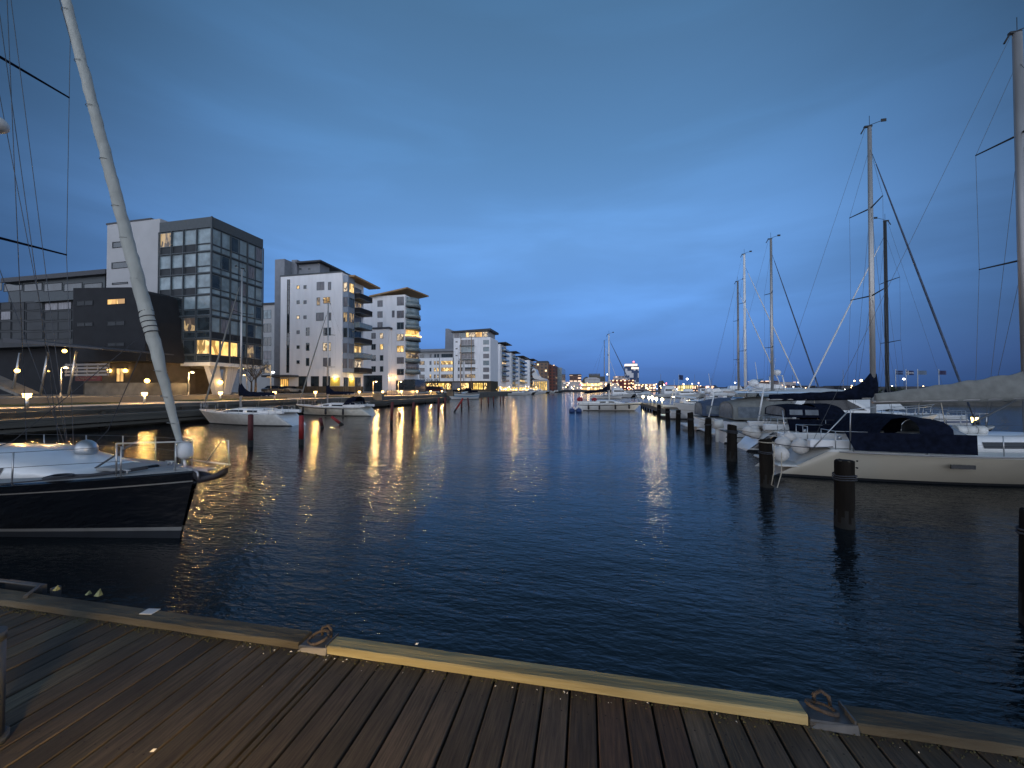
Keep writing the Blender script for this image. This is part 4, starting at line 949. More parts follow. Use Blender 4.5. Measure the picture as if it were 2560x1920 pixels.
for k in range(5):
    s = .178 - k * .0062; c0 = s0 + d * s; dn = d.normalized(); a_ = Vector((0, 1, 0)); b2_ = dn.cross(a_)
    mb.tube([c0 + (a_ * math.cos(q) + b2_ * math.sin(q)) * .124 + dn * (.035 * q / 6.28 * 1.6) for q in [2 * math.pi * j / 16 for j in range(17)]], .011, 5)
c0 = s0 + d * .155; mb.tube([c0 + Vector((-.1, -.05, 0)), Vector((9.2, -1.0, 2.0)), Vector((7.4, -1.5, 1.3))], .009, 4).tube([c0 + Vector((-.1, .05, .05)), Vector((9.0, .6, 2.05)), Vector((7.2, 1.2, 1.3))], .009, 4)
mb.build('lashing_rope', M['darkrope'], fs_)
mb = MB()
for s in (.05, .08, .11, .22, .27, .31, .37, .44, .5, .57, .64): c0 = s0 + d * s; mb.tube([c0 + (Vector((0, 1, 0)) * math.cos(q) + b2_ * math.sin(q)) * .117 + dn * (.05 * math.sin(q)) for q in [2 * math.pi * j / 14 for j in range(10)]], .006, 4)
mb.build('seam', M['greycloth'], fs_)
MB().loft([[(12.07 + q * math.cos(a), q * math.sin(a) * .9, sh(.97) + zz) for a in [2 * math.pi * j / 10 for j in range(10)]] for zz, q in ((.26, .07), (.33, .15), (.45, .155), (.55, .12), (.6, .05))]).build('drum_bag', M['whitecloth'], ly)
MB().tube([(12.1, 0, sh(.97)), (12.06, 0, sh(.97) + .3)], .035, 8).build('furling_drum', M['steel'], ly)
mb = MB().bbox(11.9, 12.75, -.09, .09, sh(1) + .03, sh(1) + .08).build('bow_roller', M['steel'], ly)
MB().loft([[(12.30, -.05, 1.40), (12.30, .05, 1.40), (12.30, .05, 1.30), (12.30, -.05, 1.30)], [(12.6, -.14, 1.28), (12.6, .14, 1.28), (12.6, .14, 1.16), (12.6, -.14, 1.16)], [(12.95, -.12, 1.36), (12.95, .12, 1.36), (12.95, .10, 1.25), (12.95, -.10, 1.25)], [(13.1, -.04, 1.46), (13.1, .04, 1.46), (13.1, .04, 1.36), (13.1, -.04, 1.36)]]).build('bow_anchor', M['blackfender'], ly)
MB().tube([(12.4, -.1, 1.42), (12.6, -.16, 1.38), (12.62, -.16, 1.25)], .018, 6).tube([(12.45, .12, 1.5), (12.85, .12, 1.98), (13.0, .12, 1.98), (13.02, .12, 1.5)], .014, 6).tube([(12.05, .12, 1.55), (13.05, .12, 1.5)], .016, 6).build('boarding_step', M['steel'], ly)
w, zd, hh = sec(8.6)
MB().sphere((8.75, .35, zd + .42), (.2, .2, .22), 14).cyl(8.75, .35, zd + .1, zd + .3, .06).build('cowl_vent', M['steel'], ly)
MB().sphere((9.3, .6, zd + .06), (.34, .2, .15), 12).build('dorade_box', M['gel'], ly)
MB().bbox(10.2, 11.0, -.32, .32, sh(.86) + .07, sh(.86) + .13, .02).build('anchor_locker_lid', M['deckgrey'], ly)
mb = MB().tube([(10.0, -.9, sh(.8) + .05), (10.3, -.75, sh(.8) + .09), (10.7, -.7, sh(.85) + .08), (11.1, -.5, sh(.9) + .09), (11.4, -.2, sh(.92) + .12)], .035, 6)
for i in range(5): mb.tube([(10.05 + .2 * math.cos(q) + i * .05, -.85 + .13 * math.sin(q), sh(.8) + .07 + .012 * i) for q in [2 * math.pi * j / 12 for j in range(13)]], .016, 5)
mb.build('stowed_lines', M['darkrope'], ly)
mb = MB()
for x, y in ((11.2, -.45), (11.0, .5), (9.0, -1.3)): MB().tube([(x - .12, y, sh(x / 12.4) + .12), (x + .12, y, sh(x / 12.4) + .12)], .018, 6).cyl(x - .05, y, sh(x / 12.4) + .04, sh(x / 12.4) + .12, .015).cyl(x + .05, y, sh(x / 12.4) + .04, sh(x / 12.4) + .12, .015).build('mooring_cleat', M['steel'], ly)
MB().tube([(9.95, -.2, sh(.8) + .10), (10.9, .15, sh(.88) + .78)], .02, 5).build('deck_pole', M['wire'], ly)
MB().sphere((mast[0] + .30, -.05, 9.3), (.26, .26, .2), 14).tube([(mast[0], 0, 9.1), (mast[0] + .38, -.05, 9.15)], .03, 5).build('radar_dome', M['gel2'], ly)
MB().tube([(mast[0] - .1, -1.1, 11.2), (mast[0] + .5, -1.8, 1.5)], .006, 3).tube([(mast[0] + .1, 0, 17.8), (mast[0] + .9, .3, 1.8)], .008, 3).tube([(mast[0] + .12, 0, 13), (mast[0] + 1.6, .5, 1.7)], .008, 3).build('halyards', M['wire'], ly)

# --- the two white yachts moored to the left quay
P1 = dict(L=10.4, B=3.3, Fs=.98, Fb=1.22, rake=1.15, scoop=-1.25, sw=.66, rows=ROWS_PLAIN, transom=2, mats=[M['antifoul'], mat('greyish_white_hull', (.50, .50, .47), .35), M['gel']],
          cabin=(2.9, 7.6, .62, .42), wins=[(3.3, 4.3), (4.7, 6.9)], mast=(6.0, 13.6), boom=(3.6, 2.45), cover=M['navycloth'], cover_h=1.1, coverprof='hook', jr=.06, jmat=M['greycloth'], mastmat=M['alu'], deckmat=M['gel'])
P1['scoop'] = 1.25
st = at(742, 1068, z=0)
x_s = at(748, 1060, z=.2)
sailboat('white_yacht', 'white yacht with open sloping stern and plain hull, nearer of two at left quay', (-24.3, 27.6), math.pi, P1, 'white yachts moored bow to the left quay', 'sailing yacht')
P2 = dict(P1, L=10.6, rows=ROWS_STRIPE, mats=[M['antifoul'], mat('creamy_white_hull', (.62, .60, .52), .35), M['navyhull']], transom=1, hood=(2.0, 3.6, .95, M['navycloth']), wins=[(3.6, 5.0), (5.4, 6.2)],
          fenders=[(3.0, 1, M['blackfender'], 'long'), (5.2, 1, M['blackfender'], 'long'), (8.8, 1, M['blackfender'], 'long')], mast=(6.3, 13.4))
sailboat('white_yacht', 'white yacht with dark stripe, navy sprayhood and three black fenders at the left quay', (-24.7, 39.6), math.pi, P2, 'white yachts moored bow to the left quay', 'sailing yacht')
# --- schooner with blue and white hull
P3 = dict(L=13, B=4.0, Fs=1.9, Fb=2.3, rake=1.0, scoop=0, sw=.7, sheer=.3, rows=[(-.35, 0, 0), (.0, 0, 0), (.1, 0, 1), (.45, 1, 2), (.6, 1, 1), (.9, 1, 3), (1.0, 1, 3)], transom=1,
          mats=[M['antifoul'], M['gel'], mat('light_blue_paint', (.16, .36, .55), .5), M['dframe']], cabin=(3, 7, .5, .7), wins=[(3.4, 6.4)], mast=(7.5, 19), mr=.13, mastmat=M['woodroof'], spr=[.62], sprlen=1.2, jr=0, wr=.02)
p = at(1193, 998, z=0); p = Vector((QX2 + 7, 116, 0))
sc_, hb3, sh3, *_ = sailboat('two_masted_schooner', 'old two masted schooner with pale blue banded hull beside the far quay', (at(1190, 900, y=116).x - .5, 118.0), R(-112), P3, cat='sailing ship')
MB().tube([(2.6, 0, 2), (2.5, 0, 20)], [.13, .09], 8).tube([(2.5, -2.6, 9.5), (2.5, 2.6, 9.7)], .05, 6).build('aft_mast', M['woodroof'], sc_)
MB().box(1, 5, -1.4, 1.4, 2.0, 2.7).build('aft_deckhouse', M['navycloth'], sc_); MB().box(8.2, 10, -1, 1, 2.3, 2.9).build('fore_deckhouse', M['navycloth'], sc_); MB().sphere((4, 0, 3), (1.6, .8, .5), 10).build('stowed_dinghy', M['navycloth'], sc_)

# --- right marina
PA = dict(L=13.2, B=3.75, Fs=1.02, Fb=1.30, rake=1.0, scoop=1.5, sw=.70, bp=.7, pw=.42, rows=[(-.35, 0, 0), (.0, 0, 0), (.09, 0, 1), (.5, 1, 1), (.82, 1, 1), (.84, 1, 1), (.93, 1, 2), (1.0, 1, 2)], transom=2, mats=[M['antifoul'], M['cream'], M['gel2']],
          cabin=(4.7, 10.6, .60, .46), wins=[(4.8, 5.3), (5.75, 6.95), (7.5, 8.5), (9.0, 9.6)], mast=(7.85, 14.9), mr=.135, mastmat=M['aluold'], boom=(4.4, 2.72), boomrise=-.16, cover=M['greycloth'], cover_h=.95, jr=.07, jmat=M['greycloth'],
          spr=[.43, .745], sprlen=1.25, deckmat=M['gel2'], toemat=M['gel2'], cabmat=M['gel'], wr=.007, mrake=.14)
pa = (6.1, 15.9)
ya, hb, sh, XA, sec, zc = sailboat('cream_yacht', 'cream hulled yacht with grey sail cover and white ball fenders on its stern, right foreground', pa, 0, PA, cat='sailing yacht')
MB().bbox(.05, 1.3, -1.05, 1.05, .36, .42, .02).build('swim_platform', M['gel2'], ya)
for (x, y, z, rr_) in ((.30, -.62, .72, .27), (.28, -.05, .72, .25), (.55, -.85, .92, .0), (.75, .25, .98, .27), (.95, -.55, 1.0, .27), (1.1, .6, 1.15, .24)):
    if rr_: MB().sphere((x, y, z), rr_, 16).cyl(x, y, z + rr_ * .9, z + rr_ * 1.15, .04).build('ball_fender', M['fender'], ya)
for z_, y_o in ((.72, 0), (.50, -.03)): MB().tube([(2.05, -hb(2.05 / 13.2) * .985 + y_o * -1 - .015, z_), (2.05, -hb(2.05 / 13.2) * .985 - .03, z_)], .03, 8).build('hull_drain', M['tinted'], ya)
MB().tube([(x, -hb(x / 13.2) * 1.0 - .012, sh(x / 13.2) - .02) for x in [1.6 + i * .7 for i in range(16)]], .022, 6).build('rubbing_strake', M['aluold'], ya)
# navy weather cloths along the cockpit, dark bimini and enclosure, rescue frame
hbx = lambda x: hb(x / 13.2); shx = lambda x: sh(x / 13.2)
MB().add([(2.0, -hbx(2.0) * .97 - .03, shx(2) + .05), (5.0, -hbx(5.0) * .97 - .03, shx(5) + .03), (5.0, -hbx(5.0) * .96 - .03, shx(5) + .62), (1.75, -hbx(1.8) * .96 - .03, shx(1.8) + .64)], [(0, 1, 2, 3)]).build('weather_cloth', M['navycloth'], ya)
MB().add([(2.0, hbx(2.0) * .97 + .03, shx(2) + .05), (5.0, hbx(5.0) * .97 + .03, shx(5) + .03), (5.0, hbx(5.0) * .96 + .03, shx(5) + .62), (1.75, hbx(1.8) * .96 + .03, shx(1.8) + .64)], [(3, 2, 1, 0)]).build('weather_cloth', M['navycloth'], ya)
def canopy(root, x0, x1, w, z0, z1, m, name='bimini', slope=.0, n=8, back=0):
    rings = []
    for i in range(n + 1):
        s = i / n; x = x0 + (x1 - x0) * s; zz = z1 - slope * (1 - s) ** 2 - .10 * (2 * s - 1) ** 2
        rings.append([(x - back * (1 if j in (0, 10) else 0), w * math.cos(a), z0 + (zz - z0) * max(0, math.sin(a)) ** .35) for j, a in enumerate([math.pi * q / 10 for q in range(11)])])
    c = MB().loft(rings, closed=False, cap=False).build(name, m, root)
    for k in (0, n):
        rg = rings[k]; cx_ = sum(p[0] for p in rg) / 11; q = [(cx_, p[1] * .86, z0 + (p[2] - z0) * .86 + .06) for p in rg]
        MB().add([(p[0], p[1], p[2]) for p in rg], [tuple(range(11))]).build('end_panel', m, c)
        e = -.012 if k == 0 else .012; mb_ = MB().add([(p[0] + e, p[1], p[2]) for p in q], [tuple(range(11))]); mb_.build('clear_window', M['clear'], c)
    for s_ in (-1, 1):
        L_ = abs(x1 - x0)
        for a_, b_ in ((.08, .46), (.54, .92)):
            MB().add([(x0 + (x1 - x0) * a_, s_ * w * 1.005, z0 + .12), (x0 + (x1 - x0) * b_, s_ * w * 1.005, z0 + .12), (x0 + (x1 - x0) * b_, s_ * (w * .968 + .012), z0 + (z1 - slope * .5 - z0) * .60), (x0 + (x1 - x0) * a_, s_ * (w * .968 + .012), z0 + (z1 - slope * .5 - z0) * .60)], [(0, 1, 2, 3)]).build('clear_window', M['clear'], c)
    return c
mb = MB(); rings = []
for i in range(7):
    s = i / 6; x = 2.75 + 1.3 * s; zz = 1.44 + .66 * math.sin(math.pi / 2 * min(1, s * 2.2)); rings.append([(x, yy, zz + .05 * (1 - (yy / 1.3) ** 2)) for yy in (-1.3, -.7, 0, .7, 1.3)])
mb.loft(rings, closed=False, cap=False).build('bimini', M['navycloth'], ya)
rings = []
for i in range(6):
    s = i / 5; x = 4.1 + .9 * s; h_ = .74 * (1 - .12 * s); rings.append([(x, 1.1 * math.cos(a), 1.36 + h_ * max(0, math.sin(a)) ** .5) for a in [math.pi * j / 10 for j in range(11)]])
MB().loft(rings, closed=False, cap=False).build('sprayhood', M['navycloth'], ya)
MB().loft([[(5.0, 1.08 * math.cos(a), 1.36 + .64 * max(0, math.sin(a)) ** .5) for a in [math.pi * j / 10 for j in range(11)]], [(5.55, .95 * math.cos(a), 1.45 + .12 * max(0, math.sin(a)) ** .5) for a in [math.pi * j / 10 for j in range(11)]]], closed=False, cap=False).build('clear_screen', M['clear'], ya)
lr = MB()
for i in range(3): lr.tube([(5.6 + i * .27, -.3, 1.66), (5.6 + i * .27 + .25, -.3, 1.66)], .15 - .01 * (i % 2), 12)
lr.build('life_raft', M['gel2'], ya)
MB().tube([(6.0, -.5, 1.95), (7.4, -.1, 2.65)], .03, 6).build('boom_vang', M['wire'], ya)
MB().box(4.35, 4.95, -hbx(4.6) * .975 - .022, -hbx(4.6) * .975 + .02, .62, .74).build('hull_window', M['tinted'], ya)
MB().box(9.0, 9.6, -hbx(9) * .965 - .02, -hbx(9) * .965 + .02, .68, .78).build('hull_window', M['tinted'], ya)
MB().tube([(1.9, -1.55, 1.05), (1.9, -1.6, 2.35), (2.6, -1.6, 2.45)], .02, 5).build('bimini_frame', M['steel'], ya); MB().tube([(1.0, .6, 1.0), (.9, .6, 2.2)], .02, 5).build('antenna', M['steel'], ya); MB().tube([(1.0, -1.2, 1.0), (2.0, -1.3, 2.3)], .018, 5).build('flag_staff', M['steel'], ya)

PB = dict(L=10.3, B=3.6, Fs=1.05, Fb=1.32, rake=1.1, scoop=1.1, sw=.62, rows=[(-.35, 0, 0), (.02, 0, 0), (.10, 0, 1), (.16, 0, 2), (.70, 1, 2), (.76, 1, 1), (.79, 1, 2), (.94, 1, 1), (1.0, 1, 1)], transom=3, mats=[M['antifoul'], M['gel2'], M['navyhull'], M['gel']],
          cabin=(3.8, 8.2, .60, .46), wins=[(4.2, 5.2), (5.6, 6.6)], mast=(5.75, 15.6), mr=.09, mastmat=M['alu'], boom=(4.5, 2.60), boomrise=-.1, cover=M['navycloth'], cover_h=1.15, coverprof='hook', jr=.038, jmat=M['bluecloth'],
          spr=[.42, .72], sprlen=1.15, fenders=[(.2, -.4, M['fender'], 'ball')], hood=(3.0, 4.6, 1.0, M['navycloth']), cabmat=M['gel'], wr=.007, stayx=9.7)
yb, hbb, shb, *_ = sailboat('dark_hulled_yacht', 'black hulled yacht with navy sail cover and tall pale mast behind the cream yacht', (7.15, 21.4), 0, PB, cat='sailing yacht')
for (x, y, z, rr_) in ((.45, -.55, .85, .27), (.7, .1, .98, .25), (1.0, -.75, 1.15, .22)): MB().sphere((x, y, z), (rr_ * 1.15, rr_, rr_), 14).build('ball_fender', M['fender'], yb)
MB().add([(1.6, -1.45, 1.1), (3.6, -1.72, 1.08), (3.6, -1.70, 1.62), (1.5, -1.43, 1.65)], [(0, 1, 2, 3)]).build('weather_cloth', M['navycloth'], yb)
canopy(yb, 1.6, 3.0, 1.2, 1.7, 2.3, M['navycloth'])

def motorboat(label, pos, rot, P, group=None, cat='motorboat'):
    r = tag(empty('motor_cruiser', (pos[0], pos[1], 0), rot), label, cat, group)
    hb, sh, X = make_hull(P, r, P['mats']); L, B = P['L'], P['B']
    s = B / 2 * P.get('cw', .78); zt_ = P['top']; zd = P['Fs'] + .05
    tum = lambda z: max(0, (z - zd)) * .16
    a, f_, w1, w2 = P['house']    # aft x, foot of windshield, top front x, top aft x
    hs = MB().prism([(a, zd - .1), (f_ + 1.2, sh((f_ + 1.2) / L)), (f_, zd + (zt_ - zd) * .42), (w1, zt_), (w2, zt_), (a, zd + (zt_ - zd) * .45)], -s, s, w=tum).build('deckhouse', M['gel'], r)
    z0_, z1_ = zd + (zt_ - zd) * .44, zt_ - .12
    tu = lambda z: tum(z) - .015
    MB().prism([(a + .5, z0_), (f_ - .25, z0_), (w1 - .12, z1_), (w2 + .3, z1_)], -s, s, w=tu).build('side_window', M['tinted'], hs)
    k = lambda z: f_ + (w1 - f_) * ((z - (zd + (zt_ - zd) * .42)) / (zt_ - zd - (zt_ - zd) * .42))
    MB().add([(k(z0_) + .02, -s * .8, z0_), (k(z0_) + .02, s * .8, z0_), (k(z1_) + .02, s * .72, z1_), (k(z1_) + .02, -s * .72, z1_)], [(0, 1, 2, 3)]).build('windshield', M['tinted'], hs)
    MB().loft([[(x, -s * .92, z), (x, -s * .6, z + .1), (x, s * .6, z + .1), (x, s * .92, z), (x, 0, z - .03)] for x, z in ((P.get('roofaft', w2 - 1.2), zt_ + .05), (w2, zt_ + .02), (w1, zt_ + .0), (w1 + .35, zt_ - .1))], sm=False).build('hardtop', P.get('roofmat', M['gel']), hs)
    mb = MB(); xs = [f_ + .8 + i * (L - f_ - 1.4) / 5 for i in range(6)]
    for q in (-1, 1):
        for x in xs: mb.tube([(x, q * hb(x / L) * .92, sh(x / L)), (x + .08, q * hb(x / L) * .88, sh(x / L) + .55)], .014, 5)
        mb.tube([(x + .08, q * hb(x / L) * .88, sh(x / L) + .55) for x in xs] + [(L - .1, 0, sh(1) + .6)], .016, 5)
    mb.build('bow_rail', M['steel'], r)
    MB().bbox(-.75, .25, -B * .38, B * .38, .30, .40, .03).build('swim_platform', M['gel'], r)
    if P.get('canvas'):
        x0, x1, z1, cm = P['canvas']; canopy(r, x0, x1, s * .98, zd + .1, z1, cm, 'cockpit_canopy', .25)
    if P.get('arch'):
        x, zh = P['arch']; MB().tube([(x - .4, -s, zd), (x, -s * .85, zh), (x, s * .85, zh), (x - .4, s, zd)], .05, 8).build('radar_arch', M['gel'], r)
        MB().sphere((x, .3, zh + .3), (.3, .3, .26), 12).box(x - .1, x + .1, -.7, -.1, zh + .1, zh + .22).tube([(x, -.5, zh), (x - .2, -.5, zh + 1.6)], .015, 4).build('radar_dome', M['gel'], r)
    if P.get('fly'):
        x0, x1, zf_ = P['fly']; MB().prism([(x0, zt_ + .1), (x1, zt_ + .1), (x1 - .3, zf_), (x0 + .2, zf_ - .15)], -s * .75, s * .75).build('flybridge', M['gel'], hs)
        MB().prism([(x1 - .28, zf_), (x1 - .25, zf_), (x1 - .7, zf_ + .4), (x1 - .73, zf_ + .4)], -s * .6, s * .6).build('fly_screen', M['tinted'], hs)
    return r
GM = [M['antifoul'], M['gel'], M['gel2']]
def RW(): return [(-.35, 0, 0), (.0, 0, 0), (.08, 0, 1), (.5, 1, 1), (.62, 1, 2), (.68, 1, 1), (1.0, 1, 1)]
motorboat('big white motor cruiser with overhanging hardtop and grey aft curtains beside the black yacht', (7.6, 26.6), 0,
          dict(L=11.5, B=3.6, Fs=1.05, Fb=1.55, rake=1.2, scoop=.3, sw=.9, rows=RW(), mats=GM, transom=1, house=(3.6, 7.6, 6.2, 4.2), top=2.75, roofaft=.7, canvas=(.5, 3.6, 2.6, M['greycloth']), arch=(2.2, 3.1)), 'motor cruisers in the right marina')
motorboat('white motor cruiser with blue and clear cockpit canopy, second pair of piles', (7.2, 31.2), 0,
          dict(L=9.5, B=3.1, Fs=.95, Fb=1.35, rake=1.2, scoop=.2, sw=.9, rows=RW(), mats=GM, transom=1, house=(3.4, 6.0, 4.9, 3.6), top=2.2, canvas=(.4, 3.5, 2.45, M['bluecloth']), arch=(1.2, 2.6)), 'motor cruisers in the right marina')
motorboat('white flybridge cruiser with radar dome, long foredeck pointing left', (18.6, 38.0), math.pi,
          dict(L=11.5, B=3.8, Fs=1.3, Fb=1.75, rake=1.5, scoop=.3, sw=.9, rows=RW(), mats=GM, transom=1, house=(2.2, 6.4, 5.2, 2.6), top=3.0, fly=(2.8, 5.0, 3.55), arch=(3.0, 4.2)), 'motor cruisers in the right marina')
motorboat('low white day cruiser with bare open cockpit, behind the far piles', (7.4, 42.5), 0,
          dict(L=8, B=2.8, Fs=.85, Fb=1.2, rake=1.1, scoop=.2, sw=.9, rows=RW(), mats=GM, transom=1, house=(3.0, 5.0, 4.1, 3.2), top=1.8), 'motor cruisers in the right marina')
# small white boat with outboard between B and C
sb_ = tag(empty('small_motorboat', (7.0, 24.0, 0)), 'small open white boat with tilted outboard between two piles', 'motorboat')
PS = dict(L=5.2, B=1.9, Fs=.62, Fb=.85, rake=.8, scoop=.1, sw=.88, rows=[(-.3, 0, 0), (.0, 0, 0), (.08, 0, 1), (.55, 1, 2), (.65, 1, 1), (1, 1, 1)], mats=[M['antifoul'], M['gel'], M['dframe']], transom=1)
make_hull(PS, sb_, PS['mats'])
MB().loft([[(-.35, -.15, .75), (-.35, .15, .75), (-.35, .13, 1.2), (-.35, -.13, 1.2)], [(.15, -.17, .8), (.15, .17, .8), (.1, .14, 1.3), (.1, -.14, 1.3)]]).box(-.25, -.1, -.06, .06, -.1, .78).build('outboard_motor', M['gel2'], sb_)
MB().add([(1.9, -.6, .7), (1.9, .6, .7), (1.5, .5, 1.15), (1.5, -.5, 1.15)], [(0, 1, 2, 3)]).tube([(1.9, -.7, .7), (1.5, -.55, 1.18), (1.5, .55, 1.18), (1.9, .7, .7)], .02, 5).build('windscreen', M['clear'], sb_)

def small_sail(label, x, y, rot, L, mh, mx, group='sailboats moored in the right marina', **k):
    P = dict(L=L, B=L * .30, Fs=.95, Fb=1.2, rake=.9, scoop=.6, sw=.62, rows=ROWS_STRIPE, mats=[M['antifoul'], k.pop('hullm', M['gel']), M['bluebuoy']], transom=1, cabin=(L * .34, L * .78, .6, .42), wins=[(L * .4, L * .55), (L * .58, L * .68)],
             mast=(mx, mh), boom=(L * .33, 2.4), cover=k.pop('cover', M['greycloth']), cover_h=.6, jr=k.pop('jr', .05), wr=.007)
    P.update(k); return sailboat('sailboat', label, (x, y), rot, P, group)
def mast_place(px, Y): return at(px, 800, y=Y).x
X_ = mast_place(1929, 35.0)
small_sail('sailboat with furled dark blue headsail, mast left of the black yacht', X_ - 4.4, 35.0, 0, 8.6, at(1929, 598, y=35).z, 4.4, jmat=M['bluecloth'], jr=.045, mr=.085)
X_ = mast_place(1862, 43.0)
small_sail('sailboat with bright white mast behind the flybridge cruiser', X_ - 4.4, 43.0, 0, 10.5, at(1862, 636, y=43).z, 4.4, mastmat=M['gel'], cover=M['whitecloth'], mr=.10)
X_ = mast_place(1845, 47.5)
small_sail('sailboat with the short grey mast, leftmost of the marina row', X_ - 4.2, 47.5, 0, 9.6, at(1845, 704, y=47.5).z, 4.2, mastmat=M['aluold'], mr=.09)
X_ = mast_place(2216, 33.0)
small_sail('sailboat with dark mast on the far side of the walkway', X_ + 4.6, 33.0, math.pi, 10.8, at(2216, 553, y=33).z, 4.6, mastmat=M['dframe'], cover=M['navycloth'], mr=.10)
for (px, Y, top, lb, cv) in ((2440, 30.0, 905, 'pale pilothouse sailboat beyond the walkway, above the grey sail cover', M['greycloth']), ):
    pass
for i, (x, Y, L_, kw, lb) in enumerate(((8.2, 52.5, 8.0, dict(house=(2.6, 4.6, 3.8, 2.8), top=2.0, arch=(1.8, 2.7)), 'white cruiser with a slim arch moored just beyond the lit pier'),
        (11.4, 47.6, 8.5, dict(house=(2.4, 4.8, 4.0, 2.6), top=2.4, canvas=(.3, 2.5, 2.2, M['whitecloth'])), 'white cruiser under pale canvas between the lit pier and the flybridge boat'),
        (12.6, 57.0, 9.0, dict(house=(2.4, 5.2, 4.2, 2.6), top=2.6, fly=(2.7, 4.0, 3.2)), 'small flybridge cruiser beyond the lit pier'),
        (16.0, 50.5, 8.5, dict(house=(2.6, 5.0, 4.2, 2.8), top=2.3), 'low white cruiser behind the white masted sailboat'))):
    motorboat(lb, (x, Y), 0, dict(dict(L=L_, B=2.9, Fs=1.0, Fb=1.35, rake=1.1, scoop=.2, sw=.9, rows=RW(), mats=GM, transom=1), **kw), 'motor cruisers in the right marina')
#small_sail('short masted, 9.5, 61.0, 0, 8.6, 10.5, 3.9, mastmat=M['gel'], cover=M['whitecloth'])
#small_sail('sailboat, 22.6, 40.0, 0, 9.5, 12.5, 5.5, cover=M['navycloth'])
# far side of the walkway: covered boats
motorboat('grey and white pilothouse boat beyond the walkway at the right', (25.8, 27.0), 0, dict(L=9, B=3.2, Fs=1.2, Fb=1.6, rake=1.0, scoop=.2, sw=.9, rows=RW(), mats=GM, transom=1, house=(1.4, 4.4, 3.8, 1.4), top=3.3, arch=(2.0, 3.8)), 'motor cruisers beyond the walkway')
motorboat('low motor cruiser with navy canopy beyond the walkway lantern', (22.8, 22.0), 0, dict(L=9, B=3.0, Fs=.9, Fb=1.3, rake=1.0, scoop=.2, sw=.9, rows=RW(), mats=GM, transom=1, house=(3.4, 5.6, 4.6, 3.6), top=1.9, canvas=(.4, 3.5, 2.0, M['navycloth'])), 'motor cruisers beyond the walkway')
motorboat('motor cruiser with bluish tarpaulin at the right edge beyond the walkway', (23.2, 18.2), 0, dict(L=9, B=3.0, Fs=.9, Fb=1.3, rake=1.0, scoop=.2, sw=.9, rows=RW(), mats=GM, transom=1, house=(3.0, 5.6, 4.8, 3.2), top=2.1, canvas=(.4, 4.5, 2.5, M['bluecloth'])), 'motor cruisers beyond the walkway')
# boat under a white ridge tent
tp = tag(empty('covered_boat', (11.0, 31.0 + 2.2, 0)), 'boat under a white ridge tarpaulin behind the navy sail cover', 'covered boat')
PT = dict(L=9.0, B=2.9, Fs=1.0, Fb=1.3, rake=1.0, scoop=.3, sw=.75, rows=ROWS_PLAIN, mats=GM, transom=1); tp.location = (10.4, 34.0 - 5.6, 0)
make_hull(PT, tp, GM)
rings = []
for i in range(9):
    s = i / 8; x = .2 + 7.6 * s; zr = 3.12 - .95 * abs(s - .42) ** 1.3; wv = 1.55 * (1 - .35 * s ** 3); rings.append([(x, -wv, 1.75 - .1 * math.sin(s * 12)), (x, -wv * .5, (zr + 1.75) / 2 - .06), (x, 0, zr), (x, wv * .5, (zr + 1.75) / 2 - .06), (x, wv, 1.75 - .1 * math.sin(s * 11))])
MB().loft(rings, closed=False, cap=False).build('tarpaulin', M['whitecloth'], tp); MB().tube([(.3, 0, 2.1), (7.8, 0, 2.3)], .04, 6).build('ridge_pole', M['alu'], tp)

# mid-channel sailboat at the pier end
pm = at(1434, 1026, z=0)
PM = dict(L=9.6, B=3.1, Fs=1.0, Fb=1.2, rake=1.0, scoop=.9, sw=.62, rows=[(-.35, 0, 0), (.0, 0, 0), (.06, 0, 1), (.6, 1, 1), (.72, 1, 2), (.82, 1, 1), (1, 1, 1)], mats=[M['antifoul'], M['gel'], M['navyhull']], transom=1, cabin=(3.2, 7.0, .62, .45), wins=[(3.8, 4.6), (5.0, 5.8)],
          mast=(5.1, at(1522, 836, y=57).z), boom=(3.6, 2.9), boomrise=-.5, cover=M['navycloth'], cover_h=1.2, coverprof='hook', jr=.06, jmat=M['bluecloth'], fenders=[(x, -1, M['blackfender'], 'long') for x in (2.2, 3.7, 5.9, 7.8)], mastmat=M['gel'], mr=.09, deckmat=M['gel'])
X_ = mast_place(1522, 57.0)
ym, *_ = sailboat('white_yacht', 'white yacht with red bundle on its stern, moored at the lit pier in mid channel', (X_ - 5.1, 57.0), 0, PM, cat='sailing yacht')
MB().sphere((.95, -.5, 1.55), (.45, .35, .38), 10).build('red_bundle', M['redcloth'], ym); MB().sphere((3.0, -.4, 1.55), (.4, .35, .3), 10).build('red_bundle', M['redcloth'], ym)
for i, (px, py, m2, rr_, lb) in enumerate(((1430, 1031, 'bluebuoy', .42, 'left blue mooring buoy under the stern of the mid channel yacht'), (1447, 1031, 'bluebuoy', .42, 'right blue mooring buoy under the stern of the mid channel yacht'), (1453, 1030, 'gel', .22, 'small white buoy right of the two blue buoys'))):
    p = at(px, py, z=0); tag(MB().sphere((0, 0, .1), (rr_, rr_, rr_ * .9), 12).cyl(0, 0, .4, .6, .05).build('mooring_buoy', M[m2], None, (p.x, p.y, .1)), lb, 'buoy')
# far masts behind it
pX = mast_place(1511, 130); 
small_sail('thin grey masted sailboat far behind the mid channel yacht', pX - 5, 130, 0, 11, at(1511, 852, y=130).z, 5, group='sailboats at the far pontoon', wr=.02)

